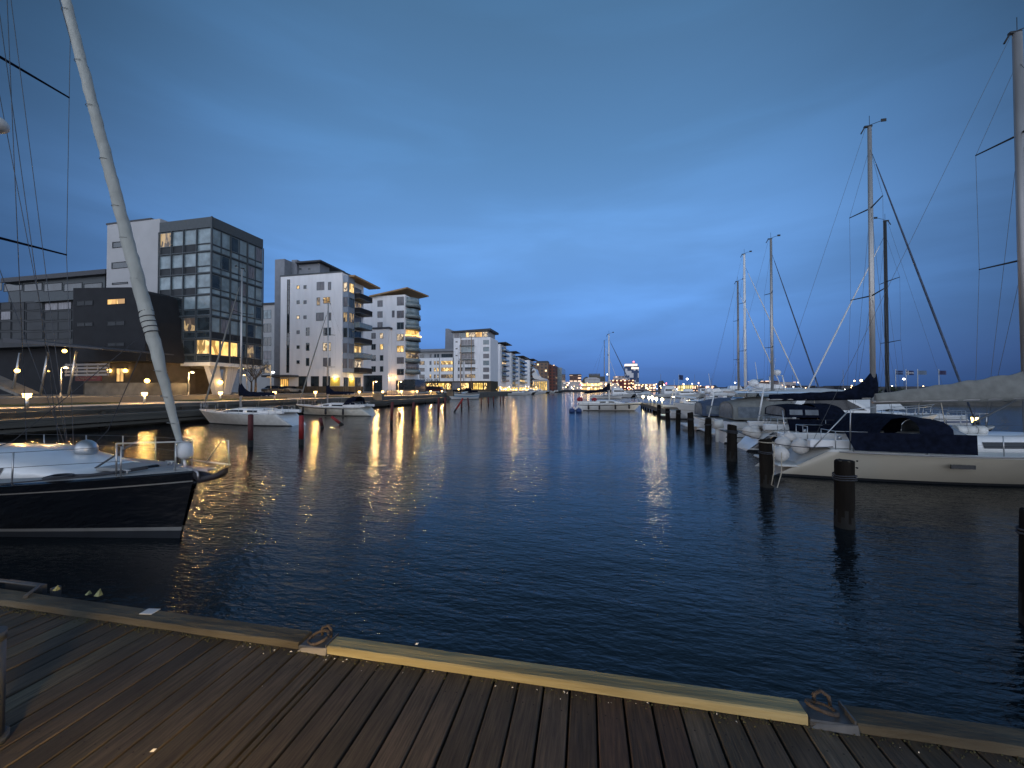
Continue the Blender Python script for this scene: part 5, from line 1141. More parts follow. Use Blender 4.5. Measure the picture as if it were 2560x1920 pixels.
# lit pier
lp = tag(empty('lit_pier', (0, 0, 0)), 'narrow timber pier with yellow lit edges behind the mooring piles', 'pier')
MB().box(7.2, 9.6, 46, 66, .72, .86).build('decking', M['timber'], lp); MB().box(7.1, 7.2, 46, 66, .45, .9).box(7.2, 9.6, 45.9, 46, .45, .9).build('edge_beam', M['conc_dark'], lp)
mb = MB()
for i in range(16): MB().cyl((7.35, 9.4)[i % 2], 47 + i // 2 * 2.6, -2, .72, .14, 8).build('support_pile', M['pile'], lp)
def globe_lamp():
    r = empty('pier_lamp', (0, 0, 0)); MB().cyl(0, 0, 0, .85, .05, 8).build('post', M['gel2'], r); MB().sphere((0, 0, 1.0), .17, 12).build('globe', M['dock'], r); bulb(r, (0, 0, 1.0), 110, (1, .78, .42)); return r
gl = None
for i, (px, py) in enumerate(((1568, 1002), (1572, 998), (1576, 1004), (1589, 1009), (1604, 1013), (1626, 1019))):
    q = copy_tree(gl) if gl else globe_lamp()
    gl = gl or q
    y = 64.5 - i * 3.4 if i < 5 else 46.6
    q.location = (7.5 + (.9 if i in (1,) else 0), y, .86)
    tag(q, 'glowing globe lamp on the lit pier, ' + ['at its far end', 'second from its far end', 'third from its far end', 'in its middle', 'second from its near corner', 'at its near corner'][i], 'lamp', 'globe lamps on the lit pier')
# walkway with lanterns at the right
wk = tag(empty('walkway', (0, 0, 0)), 'timber walkway along the bows of the right marina boats', 'walkway')
MB().box(19.9, 21.5, 2, 62, .55, .7).build('decking', M['timber'], wk); MB().box(19.8, 19.9, 2, 62, .3, .75).build('edge_beam', M['conc_dark'], wk)
mb = MB()
for i in range(16): MB().cyl(20.0, 4 + i * 3.8, -2, .55, .13, 8).build('support_pile', M['pile'], wk)
def lantern():
    r = empty('walkway_lantern', (0, 0, 0)); MB().cyl(0, 0, 0, .5, .06, 8).build('post', M['dframe'], r); MB().cyl(0, 0, .5, .78, .11, 8, r1=.14).build('lamp_glass', M['lantern'], r); bulb(r, (0, 0, .64), 45, (1, .68, .28)); MB().cyl(0, 0, .78, .9, .2, 8, r1=.03).build('cap', M['dframe'], r); return r
ln = None
for i, (px, Y) in enumerate(((2397, 26.0), (2163, 34.4), (2540, 22.0), (1776, 27.5))):
    q = copy_tree(ln) if ln else lantern(); ln = ln or q
    if i < 3: q.location = (20.4, Y, .7)
    else: q.location = (20.4, 44, .7)
    tag(q, 'lit lantern on the walkway, ' + ['behind the white life raft of the cream yacht', 'under the mast end of the navy sail cover', 'nearest the right edge', 'farthest, beyond the white tarpaulin'][i], 'lantern', 'lanterns on the walkway')

# ---------------------------------------------------------------- mooring piles
def pile_mesh(r, h, seed=0):
    rings = []; n = 20; rd = random.Random(seed + 50); ph = rd.uniform(0, 6); slant = rd.uniform(-.035, .035)
    for i, z in enumerate((-2.5, -.2, .0, .12, .25, .40, .6, .8, 1.0, 1.2, h - .05, h - .015, h)):
        k = (.97 if i == 11 else .86 if i == 12 else 1) * (1.0 - .05 * z)
        ring = []
        for j in range(n):
            a = 2 * math.pi * j / n; rr_ = r * k * (1 + .035 * math.sin(j * 2.3 + ph) + .05 * math.sin(a * 2 + ph + z) - (.09 if j in (3, 11) and z > .5 else 0) + rd.uniform(-.015, .015))
            ring.append((rr_ * math.cos(a), rr_ * math.sin(a), z + (slant * math.cos(a) + rd.uniform(-.008, .008) if i > 9 else 0)))
        rings.append(ring)
    mb = MB().loft(rings, mrow=lambda i, j: 1 if i < 4 + (j * 7 + seed) % 3 - 1 else (3 if i == 11 and (j + seed) % 3 == 0 else 0))
    for w in range(2 + seed % 2):
        z = 1.05 + .045 * w + (.12 if seed % 3 == 0 else 0); mb.tube([((r + .012) * math.cos(a), (r + .012) * math.sin(a), z + .012 * math.sin(a * 2)) for a in [2 * math.pi * q / 16 for q in range(17)]], .015, 5, 2)
    return mb
names = ['at the right edge, nearest the timber deck', 'in front of the cream yacht hull', 'with a slack rope, left of the ball fenders', 'in front of the black yacht stern', 'left of the small outboard boat', 'in front of the blue canopied cruiser', 'left of the blue canopied cruiser', 'second from the far end', 'farthest, beside the lit pier']
xy = []
for px, py in ((2111, 1317), (1917, 1217), (1830, 1152), (1770, 1110), (1728, 1090), (1695, 1073), (1670, 1062), (1647, 1050)):
    p = at(px, py, z=0); xy.append((p.x, p.y))
xy = [(5.5, 6.15)] + xy
for i, (x, y) in enumerate(xy):
    hh = 1.46 + (0, 0, .02, .05, -.04, .06, .0, -.05, .04)[i]
    q = pile_mesh((.19, .19, .18, .20, .175, .19, .18, .2, .19)[i], hh, i).build('mooring_pile', [M['pile'], M['weed'], M['darkrope'], M['kerbold']])
    q.location = (x, y, 0); q.rotation_euler = (R((0, .6, -1.2, 1.5, -1, .8, 1.6, -1.4, .5)[i]), R((0, -.8, .7, -1.4, 1.2, -1.6, 1, 1.3, -1)[i]), i * 1.1)
    tag(q, 'dark timber mooring pile ' + names[i], 'mooring pile', 'mooring piles along the right marina')
def rope(pts, label, m='rope', r=.016, sag=0, name='mooring_rope'):
    if sag:
        a, b_ = Vector(pts[0]), Vector(pts[-1]); pts = [a + (b_ - a) * (i / 12) - Vector((0, 0, sag * 4 * (i / 12) * (1 - i / 12))) for i in range(13)]
    tag(MB().tube(pts, r, 6).build(name, M[m]), label, 'rope')
x, y = xy[2]
rope([(x + .2 * math.cos(a), y + .2 * math.sin(a), 1.38) for a in [i * .5 for i in range(13)]] + [(x + .12, y - .22, 1.2), (x + .10, y - .24, .5), (x + .02, y - .26, .12), (x + .18, y - .26, .05), (x + .30, y - .25, .5), (x + .33, y - .2, 1.1)], 'pale rope hanging in a loop from the pile left of the ball fenders')
rope([(xy[3][0], xy[3][1], 1.35), (pa[0] + 1.6, pa[1] + 1.2, 1.1)], 'dark line from the pile before the black yacht to the cream yacht stern', 'darkrope', .014, .25)
rope([(xy[2][0], xy[2][1], 1.38), (pa[0] + 1.6, pa[1] - 1.2, 1.1)], 'thin line from the roped pile to the cream yacht stern', 'darkrope', .014, .08)
rope([(xy[3][0], xy[3][1], 1.40), (7.15 + 1.4, 20.2, 1.15)], 'pale line from a pile to the black yacht stern', 'rope', .014, .2)
rope([(xy[5][0], xy[5][1], 1.38), (7.6, 25.4, 1.1)], 'pale line from a pile to the big motor cruiser', 'rope', .014, .2)
rope([(bx0 + 11.3, bow.y - .5, 1.40), (bx0 + 8.6, 2.2, 1.55)], 'dark bow line from the near black yacht down to the timber deck', 'darkrope', .012, .05)
# red steel piles on the left
rp0 = None
RL = [(626, 1117, 1.65, 0, 'tall red pile in front of the nearer white yacht'), (753, 1112, 1.55, 0, 'bright red pile at the stern of the nearer white yacht'), (855, 1062, 1.1, -52, 'red pile leaning steeply to the left'),
      (806, 1070, .8, -12, 'faded low pile left of the leaning red one'), (978, 1062, 1.9, 3, 'dark red pile right of the striped yacht'), (1000, 1046, .6, 0, 'stubby dark post behind the dark red piles'), (1031, 1052, 1.75, 4, 'dark red pile leaning slightly right'),
      (1096, 1040, 2.0, 1, 'thin red pile below the end of the boardwalk'), (1112, 1034, 2.0, 2, 'thin red pile right beside its twin'), (1136, 1030, 2.1, 32, 'red pile leaning far to the right'), (1154, 1024, 1.5, 0, 'dark pile left of the schooner'),
      (1172, 1020, 1.6, -6, 'thin pile under the schooner bow'), (1203, 1016, 1.5, 0, 'thin dark pile under the schooner stern'), (1221, 1013, 1.5, 0, 'first thin dark pile right of the schooner'), (1234, 1012, 1.6, 0, 'second thin dark pile right of the schooner'), (1251, 1008, 1.5, 0, 'third thin dark pile right of the schooner'), (1258, 1007, 1.5, 0, 'last thin dark pile right of the schooner')]
dim = mat('faded_red_pile', (.09, .022, .022), .8, var=.35, scale=4)
rp1 = None
for i, (px, py, h, lean, lb) in enumerate(RL):
    p = at(px, py, z=0); bright = i in (1, 2, 9)
    src = rp0 if bright else rp1
    if src is None:
        q = MB().cyl(0, 0, -2.5, .32, .13, 12, 1).cyl(0, 0, .32, 1.55, .125, 12, 0).sphere((0, 0, 1.55), (.125, .125, .06), 12, 0).build('red_pile', [M['redpile'] if bright else dim, M['weed']])
        if bright: rp0 = q
        else: rp1 = q
    else: q = src.copy(); C.objects.link(q)
    q.location = (p.x, p.y, 0); q.scale = (1, 1, h / 1.55); q.rotation_euler = (0, R(lean), YAW)
    tag(q, lb, 'mooring pile', 'red and dark steel piles off the left quay')
# ---------------------------------------------------------------- foreground timber deck
ZD = H - 1.6; YK = 2.05
dk = tag(empty('timber_pier', (0, 0, ZD)), 'weathered plank pier in the foreground with kerb timbers along its edge', 'pier')
rnd = random.Random(11); PWD = .137
def plank_mat():
    m = bpy.data.materials.new('weathered_planks'); m.use_nodes = True; t = m.node_tree; b = t.nodes['Principled BSDF']; b.inputs['Roughness'].default_value = .78
    co = t.nodes.new('ShaderNodeTexCoord'); at_ = t.nodes.new('ShaderNodeAttribute'); at_.attribute_name = 'plank'
    ad = t.nodes.new('ShaderNodeVectorMath'); ad.operation = 'ADD'; t.links.new(co.outputs['Object'], ad.inputs[0]); 
    sc = t.nodes.new('ShaderNodeVectorMath'); sc.operation = 'SCALE'; sc.inputs['Scale'].default_value = 37.0; t.links.new(at_.outputs['Color'], sc.inputs[0]); t.links.new(sc.outputs[0], ad.inputs[1])
    def nz(s, st, det):
        mp_ = t.nodes.new('ShaderNodeMapping'); mp_.inputs['Scale'].default_value = st; t.links.new(ad.outputs[0], mp_.inputs[0])
        n = t.nodes.new('ShaderNodeTexNoise'); n.inputs['Scale'].default_value = s; n.inputs['Detail'].default_value = det; n.inputs['Roughness'].default_value = .6; t.links.new(mp_.outputs[0], n.inputs['Vector']); return n.outputs[0]
    g1 = nz(14, (6, .35, 1), 6); g2 = nz(2.2, (1.2, .8, 1), 4); g3 = nz(40, (3, .25, 1), 3)
    def mx(a, b_, f, bt='MIX', fv=None):
        n = t.nodes.new('ShaderNodeMix'); n.data_type = 'RGBA'; n.blend_type = bt
        for v, i in ((a, 6), (b_, 7)):
            if isinstance(v, tuple): n.inputs[i].default_value = (*v, 1)
            else: t.links.new(v, n.inputs[i])
        if f is None: n.inputs[0].default_value = fv
        else: t.links.new(f, n.inputs[0])
        return n.outputs[2]
    r = t.nodes.new('ShaderNodeValToRGB'); e = r.color_ramp.elements; e[0].position = .3; e[0].color = (.019, .0155, .0115, 1); e[1].position = .72; e[1].color = (.084, .069, .050, 1); t.links.new(g1, r.inputs[0])
    r2 = t.nodes.new('ShaderNodeValToRGB'); e = r2.color_ramp.elements; e[0].position = .35; e[0].color = (.55, .55, .52, 1); e[1].position = .7; e[1].color = (1.25, 1.22, 1.2, 1); t.links.new(g2, r2.inputs[0])
    c = mx(r.outputs[0], r2.outputs[0], None, 'MULTIPLY', 1.0); c = mx(c, at_.outputs['Color'], None, 'MULTIPLY', 1.0)
    t.links.new(c, b.inputs['Base Color'])
    bp = t.nodes.new('ShaderNodeBump'); bp.inputs['Strength'].default_value = .55; bp.inputs['Distance'].default_value = .004; t.links.new(g3, bp.inputs['Height'])
    bp2 = t.nodes.new('ShaderNodeBump'); bp2.inputs['Strength'].default_value = .5; bp2.inputs['Distance'].default_value = .01; t.links.new(g1, bp2.inputs['Height']); t.links.new(bp.outputs[0], bp2.inputs['Normal']); t.links.new(bp2.outputs[0], b.inputs['Normal'])
    return m
mb = MB(); cols = []
def plank(x0, x1, col):
    n0 = len(mb.f); z = rnd.uniform(-.003, .002); g = .0058
    ys = [-6.0, -2.0, 0, 1, YK + .15]; jx = [rnd.uniform(-.0015, .0015) for _ in ys]
    rings = [[(x0 + g + j, y, z - .04), (x0 + g + j, y, z - .004), (x0 + g + .004 + j, y, z), (x1 - g - .004 + j, y, z), (x1 - g + j, y, z - .004), (x1 - g + j, y, z - .04)] for y, j in zip(ys, jx)]
    mb.loft(rings, sm=False)
    m0 = len(mb.f)
    for ys_ in (1.92, 1.33, .72, .1):
        for fx_ in (.28, .72):
            cx, cy = x0 + (x1 - x0) * fx_ + rnd.uniform(-.004, .004), ys_ + rnd.uniform(-.006, .006)
            if x1 - x0 > .06: mb.add([(cx + .0042 * math.cos(a), cy + .0042 * math.sin(a), z + .0006) for a in [i * math.pi / 3 for i in range(6)]], [(0, 1, 2, 3, 4, 5)])
    cols.extend([col] * (m0 - n0)); cols.extend([(.12, .12, .12)] * (len(mb.f) - m0))
for k in range(-44, 26):
    x0 = k * PWD; v = rnd.uniform(.78, 1.22); col = (v, v * rnd.uniform(.96, 1.0), v * rnd.uniform(.90, 1.0))
    if k in (-1, 0, 1, 2): v *= .95; col = (v * 1.18, v * .88, v * .76) if k != -1 else (v * 1.08, v * .93, v * .85)
    if k == 7: col = (1.75, 1.85, 1.9)
    if k in (-22, -26): col = (1.6, 1.7, 1.55)
    if k == -12: plank(x0, x0 + .095, col); plank(x0 + .098, x0 + PWD, (v * .8, v * .8, v * .75)); continue
    plank(x0, x0 + PWD, col)
o = mb.build('planks', plank_mat(), dk)
ca_ = o.data.color_attributes.new('plank', 'FLOAT_COLOR', 'CORNER')
for p_ in o.data.polygons:
    for li in p_.loop_indices: ca_.data[li].color = (*cols[p_.index], 1)
MB().box(-6, 3.6, YK - .25, YK + .08, -.32, -.05).build('bearer_beam', M['pile'], dk)
for x in (-5.2, -2.6, 0, 2.6): MB().cyl(x, YK - .2, -4, -.32, .15, 10).build('support_pile', M['pile'], dk)
def kerb(x0, x1, m, w=.105, h=.048, wob=.0):
    n = 24; rings = []
    for i in range(n + 1):
        x = x0 + (x1 - x0) * i / n; j = [rnd.uniform(-wob, wob) for _ in range(6)]
        rings.append([(x, YK + j[0], .002), (x, YK + j[1], h - .006), (x, YK + .006, h + j[2]), (x, YK + w - .008, h + j[3]), (x, YK + w + j[4], h - .008), (x, YK + w, .002)])
    return MB().loft(rings, sm=False).build('kerb_timber', m, dk)
kerb(-1.59, .985, M['kerbnew'], wob=.0012); kerb(-6.2, -1.79, M['kerbold'], .12, .044, .003); kerb(1.19, 3.7, M['kerbold'], .12, .044, .003)
def ring_plate(x0, x1, lean):
    r = tag(empty('mooring_ring', (x0, YK, ZD)), 'rusty mooring ring on a grey steel plate, ' + ('left end of the yellow kerb timber' if lean > 0 else 'right end of the yellow kerb timber'), 'mooring ring', 'mooring rings in the kerb')
    w = x1 - x0
    MB().bbox(.004, w - .004, .0, .12, .003, .030, .006).add([(w - .012, .0, .03), (w - .004, .0, .03), (w - .004, .12, .03), (w - .012, .12, .03), (w - .012, .0, .055), (w - .004, .0, .055), (w - .004, .12, .055), (w - .012, .12, .055)], [(0, 1, 5, 4), (1, 2, 6, 5), (2, 3, 7, 6), (3, 0, 4, 7), (4, 5, 6, 7)]).build('plate', M['galv'], r)
    cx, cy = w * .45, .07
    MB().tube([(cx + .062 * math.cos(a), cy + .048 * math.sin(a), .045 + lean * .018 * math.sin(a + .8)) for a in [2 * math.pi * i / 24 for i in range(25)]], .0095, 8).build('ring', M['rust'], r)
    MB().tube([(cx - .01, cy + .045, .028), (cx - .01, cy + .045, .075), (cx + .025, cy + .055, .088), (cx + .055, cy + .045, .07), (cx + .058, cy + .04, .028)], .009, 8).build('staple', M['rust'], r)
    MB().add([(.0, -.012, .0), (w, -.016, .0), (w, .0, .0), (0, .0, .0), (.03, -.002, .016), (w, -.004, .036), (w, .0, .038), (.03, .0, .018)], [(0, 1, 5, 4), (1, 2, 6, 5), (3, 0, 4, 7), (4, 5, 6, 7)]).build('splash_lip', M['concrete'] if lean > 0 else M['galv'], r)
ring_plate(-1.79, -1.59, 1); ring_plate(.99, 1.19, -1)
# white tag on the old kerb
p = at(392, 1521, z=ZD + .047); q = tag(MB().bbox(-.045, .045, -.032, .032, 0, .004, .001).build('blank_tag', M['paper'], None, (p.x, p.y, ZD + .047)), 'small blank white tag fixed on the old mossy kerb timber', 'tag'); q.rotation_euler = (0, 0, .15)
# moss and shell litter along the kerb foot
mb = MB()
for i in range(900):
    x = rnd.uniform(-4.6, 2.4); y = YK - abs(rnd.gauss(0, .022)) - .002; s = rnd.uniform(.002, .007); hh = rnd.uniform(.002, .009)
    if -1.1 < x < .2 and rnd.random() < .4: continue
    mb.add([(x - s, y - s, .001), (x + s, y - s * .5, .001), (x + s * .3, y + s, .001), (x, y, hh)], [(0, 1, 3), (1, 2, 3), (2, 0, 3)])
q = mb.build('kerb_moss', M['moss'], None, (0, 0, ZD)); tag(q, 'dark moss and dirt along the foot of the kerb', 'moss', kind='stuff')
mb = MB()
for i in range(44):
    x = rnd.uniform(-2.2, 1.4) if i < 36 else rnd.uniform(-2.5, 1); y = YK - .01 - abs(rnd.gauss(0, .035)) if i < 36 else rnd.uniform(.9, 2.0); s = rnd.uniform(.003, .010) * (1.3 if i % 7 == 0 else .8); a = rnd.uniform(0, 3)
    c_, s_ = math.cos(a) * s, math.sin(a) * s
    mb.add([(x - c_, y - s_, .002), (x + s_ * .5, y - c_ * .5, .003), (x + c_, y + s_, .002), (x - s_ * .4, y + c_ * .4, .004), (x, y, .003 + s * .5)], [(0, 1, 4), (1, 2, 4), (2, 3, 4), (3, 0, 4)])
for (px, py) in ((1042, 1612), (385, 1868)):
    p = at(px, py, z=ZD + (.05 if px == 1042 else .001)); x, y = p.x, p.y; zz = p.z - ZD
    mb.add([(x - .009, y - .006, zz + .001), (x + .008, y - .002, zz + .001), (x + .009, y + .011, zz + .004), (x - .002, y + .005, zz + .007)], [(0, 1, 3), (1, 2, 3), (2, 0, 3), (0, 2, 1)])
q = mb.build('shell_litter', M['shell'], None, (0, 0, ZD)); tag(q, 'small white shell fragments scattered along the kerb', 'litter', kind='stuff')
# left kerb fittings: ladder top with pale strap and yellowish reflectors
p = at(110, 1475, z=ZD + .05)
lf = tag(empty('kerb_ladder', (p.x, YK + .10, ZD)), 'boarding ladder head strapped over the kerb at the left, with pale yellow tips', 'ladder')
MB().tube([(-.62, -.10, .06), (-.55, .06, .075), (-.05, .06, .075), (.03, -.06, .06)], .014, 6).build('strap', M['galv'], lf)
MB().box(-.5, -.1, .1, .13, -1.0, .05).box(.02, .05, .08, .13, -1.2, .05).build('rail', M['galv'], lf)
y_ = mat('pale_yellow_plastic', (.24, .25, .11), .6, var=.4, scale=40)
for x, s in ((.10, .04), (.42, .03), (.52, .055)): MB().add([(x - s * .5, .06, .05), (x + s * .3, .06, .05), (x + s * .3, .09, .05), (x - s * .5, .09, .05), (x + s * .25, .075, .05 + s), (x - s * .2, .075, .05 + s * .6)], [(0, 1, 4, 5), (1, 2, 4), (2, 3, 5, 4), (3, 0, 5)]).build('reflector', y_, lf)
# the pier edge runs a touch oblique to the building line
piv = Matrix.Translation((-1.2, YK, 0)) @ Matrix.Rotation(R(1.3), 4, 'Z') @ Matrix.Translation((1.2, -YK, 0))
for o in list(C.objects):
    if o.parent is None and o.name.split('.')[0] in ('timber_pier', 'mooring_ring', 'blank_tag', 'kerb_moss', 'shell_litter', 'kerb_ladder'):
        o.matrix_basis = piv @ o.matrix_basis
# service post at the left edge and the lamp post that lights the deck (behind the viewer)
p = at(2, 1880, z=ZD)
sp = tag(empty('service_post', (p.x - .115, p.y, ZD)), 'grey service post at the left edge with a pale hose tie at its foot', 'service post')
MB().cyl(0, 0, 0, .03, .075, 14).cyl(0, 0, .03, .46, .06, 14).cyl(0, 0, .46, .50, .062, 14).build('post', mat('dark_grey_paint', (.045, .05, .054), .5), sp)
MB().add([(.070, -.03, .02), (.12, -.05, .02), (.10, -.04, .055), (.075, -.03, .055)], [(0, 1, 2, 3), (3, 2, 1, 0)]).add([(.074, -.03, .065), (.108, -.045, .065), (.085, -.035, .15), (.074, -.03, .15)], [(0, 1, 2, 3), (3, 2, 1, 0)]).build('hose_tie', M['shell'], sp)
MB().tube([(.06, -.05, .02), (.10, -.12, .012), (.09, -.25, .012), (.16, -.45, .012)], .011, 6).build('hose', M['blackfender'], sp)
lpst = tag(empty('deck_lamp', (-1.3, -.1, ZD)), 'low warm deck lamp standing behind the viewer at the left', 'lamp')
MB().cyl(0, 0, 0, .38, .06, 12).build('post', M['galv'], lpst)
MB().sphere((0, 0, .40), .12, 14).build('lamp_glass', glowglass('deck_lamp_glass', (1, .58, .16), 5), lpst); bulb(lpst, (0, 0, .38), 720, (1, .60, .17), .10)
MB().cyl(0, 0, .51, .55, .12, 14, r1=.06).build('cap', M['galv'], lpst)

# ---------------------------------------------------------------- far shore skyline
def farbox(px0, px1, y0, depth, m, label, name='far_building', zb=1.6, d=24, roof=None, extra=None, group=None, cat='building'):
    a = at((px0 + px1) / 2, 900, y=depth); xa, xb = at(px0, y0, y=depth).x, at(px1, y0, y=depth).x; zt_ = at((px0 + px1) / 2, y0, y=depth).z
    r = tag(empty(name, ((xa + xb) / 2, depth, 0)), label, cat, group); w = (xb - xa) / 2
    MB().box(-w, w, 0, d, zb, zt_).build('wall', m, r)
    if roof: MB().prism([(-w - 1, zt_), (w + 1, zt_), (w * roof[1], zt_ + roof[0]), (-w * roof[1], zt_ + roof[0])], -1, d + 1).build('roof', roof[2], r)
    return r, w, zt_
G_red = gridmat('red_facade_lit_rows', (.17, .03, .025), (.04, .02, .02), (1, .62, .35), 5.4, 4.6, .42, .42, .92, 3.2)
G_tow = gridmat('checkered_tower_facade', (.60, .62, .66), (.035, .07, .16), (1, .8, .5), 3.2, 3.7, 1.0, 1.0, .0, 1.0, p_win=.5)
G_ship = gridmat('terminal_facade', (.50, .50, .53), (.10, .10, .13), (1, .66, .30), 6.0, 5.0, .6, .5, .55, 2.2)
G_yel = gridmat('yellow_lit_terminal', (.55, .45, .32), (.3, .2, .1), (1, .62, .22), 5.0, 6.0, .8, .6, .95, 3.0)
G_pale = gridmat('pale_lit_offices', (.42, .38, .38), (.12, .10, .12), (1, .70, .50), 5.2, 4.2, .55, .5, .4, 2.4)
G_brk = gridmat('far_brick_rows', (.15, .08, .06), (.07, .05, .05), (1, .70, .48), 6.0, 4.4, .75, .4, .8, 1.6)
G_dark = gridmat('dark_harbour_sheds', (.055, .06, .075), (.03, .03, .04), (1, .70, .40), 9.0, 5.0, .3, .4, .35, 3.0)
G_str = gridmat('low_lit_shops', (.22, .18, .18), (.1, .08, .08), (1, .60, .38), 5.0, 4.0, .6, .6, .6, 3.0)
farbox(1424, 1452, 938, 560, G_brk, 'brick block with a dark frame above the ferry terminal', roof=(1.6, .98, M['roof']))
r, w, zt_ = farbox(1472, 1500, 938, 640, M['conc_dark'], 'grey green domed hall with crenellated top behind the terminal')
mb = MB().sphere((-w - 4, 10, 4), (w * 1.1, 10, zt_ - 6), 14)
for i in range(9): mb.box(-w + i * w / 4.4, -w + i * w / 4.4 + 1.6, 0, 2, zt_, zt_ + 2.6)
mb.build('dome', M['conc_dark'], r)
farbox(1500, 1513, 941, 640, M['fascia'], 'narrow grey annex right of the domed hall')
farbox(1395, 1424, 955, 600, G_pale, 'pale lit block just right of the brown brick building')
farbox(1422, 1458, 957, 540, M['farwhite'], 'white ferry terminal hall on the far shore', roof=(1.5, .7, M['farwhite']))
farbox(1462, 1500, 948, 560, M['farwhite'], 'white hall with stepped roof on the far shore', roof=(2.5, .5, M['farwhite']))
farbox(1455, 1498, 959, 538, G_yel, 'terminal front lit bright yellow on the far shore')
farbox(1498, 1530, 954, 545, G_ship, 'pale multi storey terminal with warm windows on the far shore')
farbox(1524, 1548, 962, 530, M['farwhite'], 'low white tent roofed hall left of the red building', roof=(2.5, .2, M['farwhite']))
farbox(1527, 1586, 950, 560, G_red, 'dark red building dotted with rows of warm lights')
farbox(1535, 1562, 940, 620, G_pale, 'pinkish office slab behind the dark red building')
r, w, zt_ = farbox(1563, 1597, 915, 640, G_tow, 'tall white tower with blue black checkered windows and red beacon', name='checkered_tower', d=20, cat='tower')
MB().box(-w, w * .8, 2, 16, zt_, zt_ + 3.5).box(-w * .1, w * .98, -.3, -.05, zt_ - 5, zt_ - 2).build('lit_top_floor', emi('tower_top_light', (1, .82, .62), 1.6), r)
MB().box(w * .15, w * .5, 5, 9, zt_ + 3.5, zt_ + 6).build('roof_plant', M['greywall'], r); MB().sphere((w * .3, 6, zt_ + 7.2), 1.1, 8).build('beacon', M['dotr'], r)
farbox(1587, 1640, 961, 560, G_str, 'long low row of lit shops right of the tower', roof=(1, .95, M['farwhite']))
farbox(1653, 1661, 962, 480, G_dark, 'dark warehouse gable with pointed roof', roof=(5, .1, M['roof']))
farbox(1664, 1700, 963, 470, G_str, 'low warm lit row left of the yellow lit hall')
farbox(1708, 1742, 962, 430, gridmat('yellow_lit_hall_facade', (.5, .45, .22), (.3, .26, .1), (1, .80, .32), 4.0, 4.0, .8, .8, .97, 2.0), 'hall lit bright greenish yellow beyond the marina')
for i, (a, b_, y, g) in enumerate(((1744, 1785, 965, G_str), (1790, 1835, 968, G_dark), (1838, 1872, 966, G_dark), (1895, 1945, 952, G_brk), (1946, 1990, 955, G_pale), (1992, 2040, 964, G_dark), (2042, 2100, 966, G_dark), (2104, 2150, 964, G_dark), (2152, 2250, 967, G_dark), (2252, 2340, 966, G_dark), (2345, 2450, 968, G_dark), (2455, 2600, 966, G_dark))):
    farbox(a, b_, y, 400 - i * 9, g, ['row of shops with warm windows right of the yellow hall', 'dark shed left of the two short masts', 'dark shed behind the two short masts', 'brown lit block left of the blue headsail', 'pinkish lit block behind the blue headsail', 'dark shed with few lamps right of the pink block', 'long dark shed above the navy sail cover', 'dark shed under the twin flood lamps', 'dark depot left of the flag row', 'dark depot under the flag row', 'dark depot behind the pilothouse boat', 'dark depot at the right edge'][i], group=None)
# dark far quay line with moored hulls
tag(MB().box(-120, 60, 505, 519, -1, 2.6).build('far_jetty', M['roof']), 'long dark jetty line at the far end of the harbour', 'jetty')
def mast_lamp(px, py, depth, col, label, r=.5):
    p = at(px, py, y=depth); zz = max(p.z, 3.0)
    t = tag(empty('lamp_mast', (p.x, depth, 0)), label, 'lamp mast')
    MB().cyl(0, 0, 1.5, zz, .12, 6).build('pole', M['fascia'], t); MB().sphere((0, 0, zz + r * .6), r, 8).build('lamp', M[col], t); return t
mast_lamp(1718, 949, 400, 'dotc', 'tall white lamp above the yellow lit hall', .9)
mast_lamp(1518, 937, 620, 'dotc', 'high white lamp left of the mid channel mast', .9)
mast_lamp(2153, 953, 300, 'dotw', 'brighter of two flood lamps above the dark shed', .75); mast_lamp(2136, 953, 300, 'dotw', 'smaller of two flood lamps above the dark shed', .45)
mast_lamp(2260, 949, 260, 'dotc', 'white lamp below the crossed flag', .5); mast_lamp(2230, 968, 220, 'dotc', 'white lamp right of the dark mast', .45)
mast_lamp(2512, 955, 60, 'lantern', 'amber lamp near the right edge mast', .10); mast_lamp(1838, 958, 300, 'dotc', 'white lamp just left of the radar dome', .5); mast_lamp(1890, 961, 350, 'dotc', 'white lamp between the white mast and the blue headsail mast', .7)
mast_lamp(1996, 957, 350, 'dotc', 'high white lamp right of the pink block', .45)
rnd = random.Random(21); pro = {}
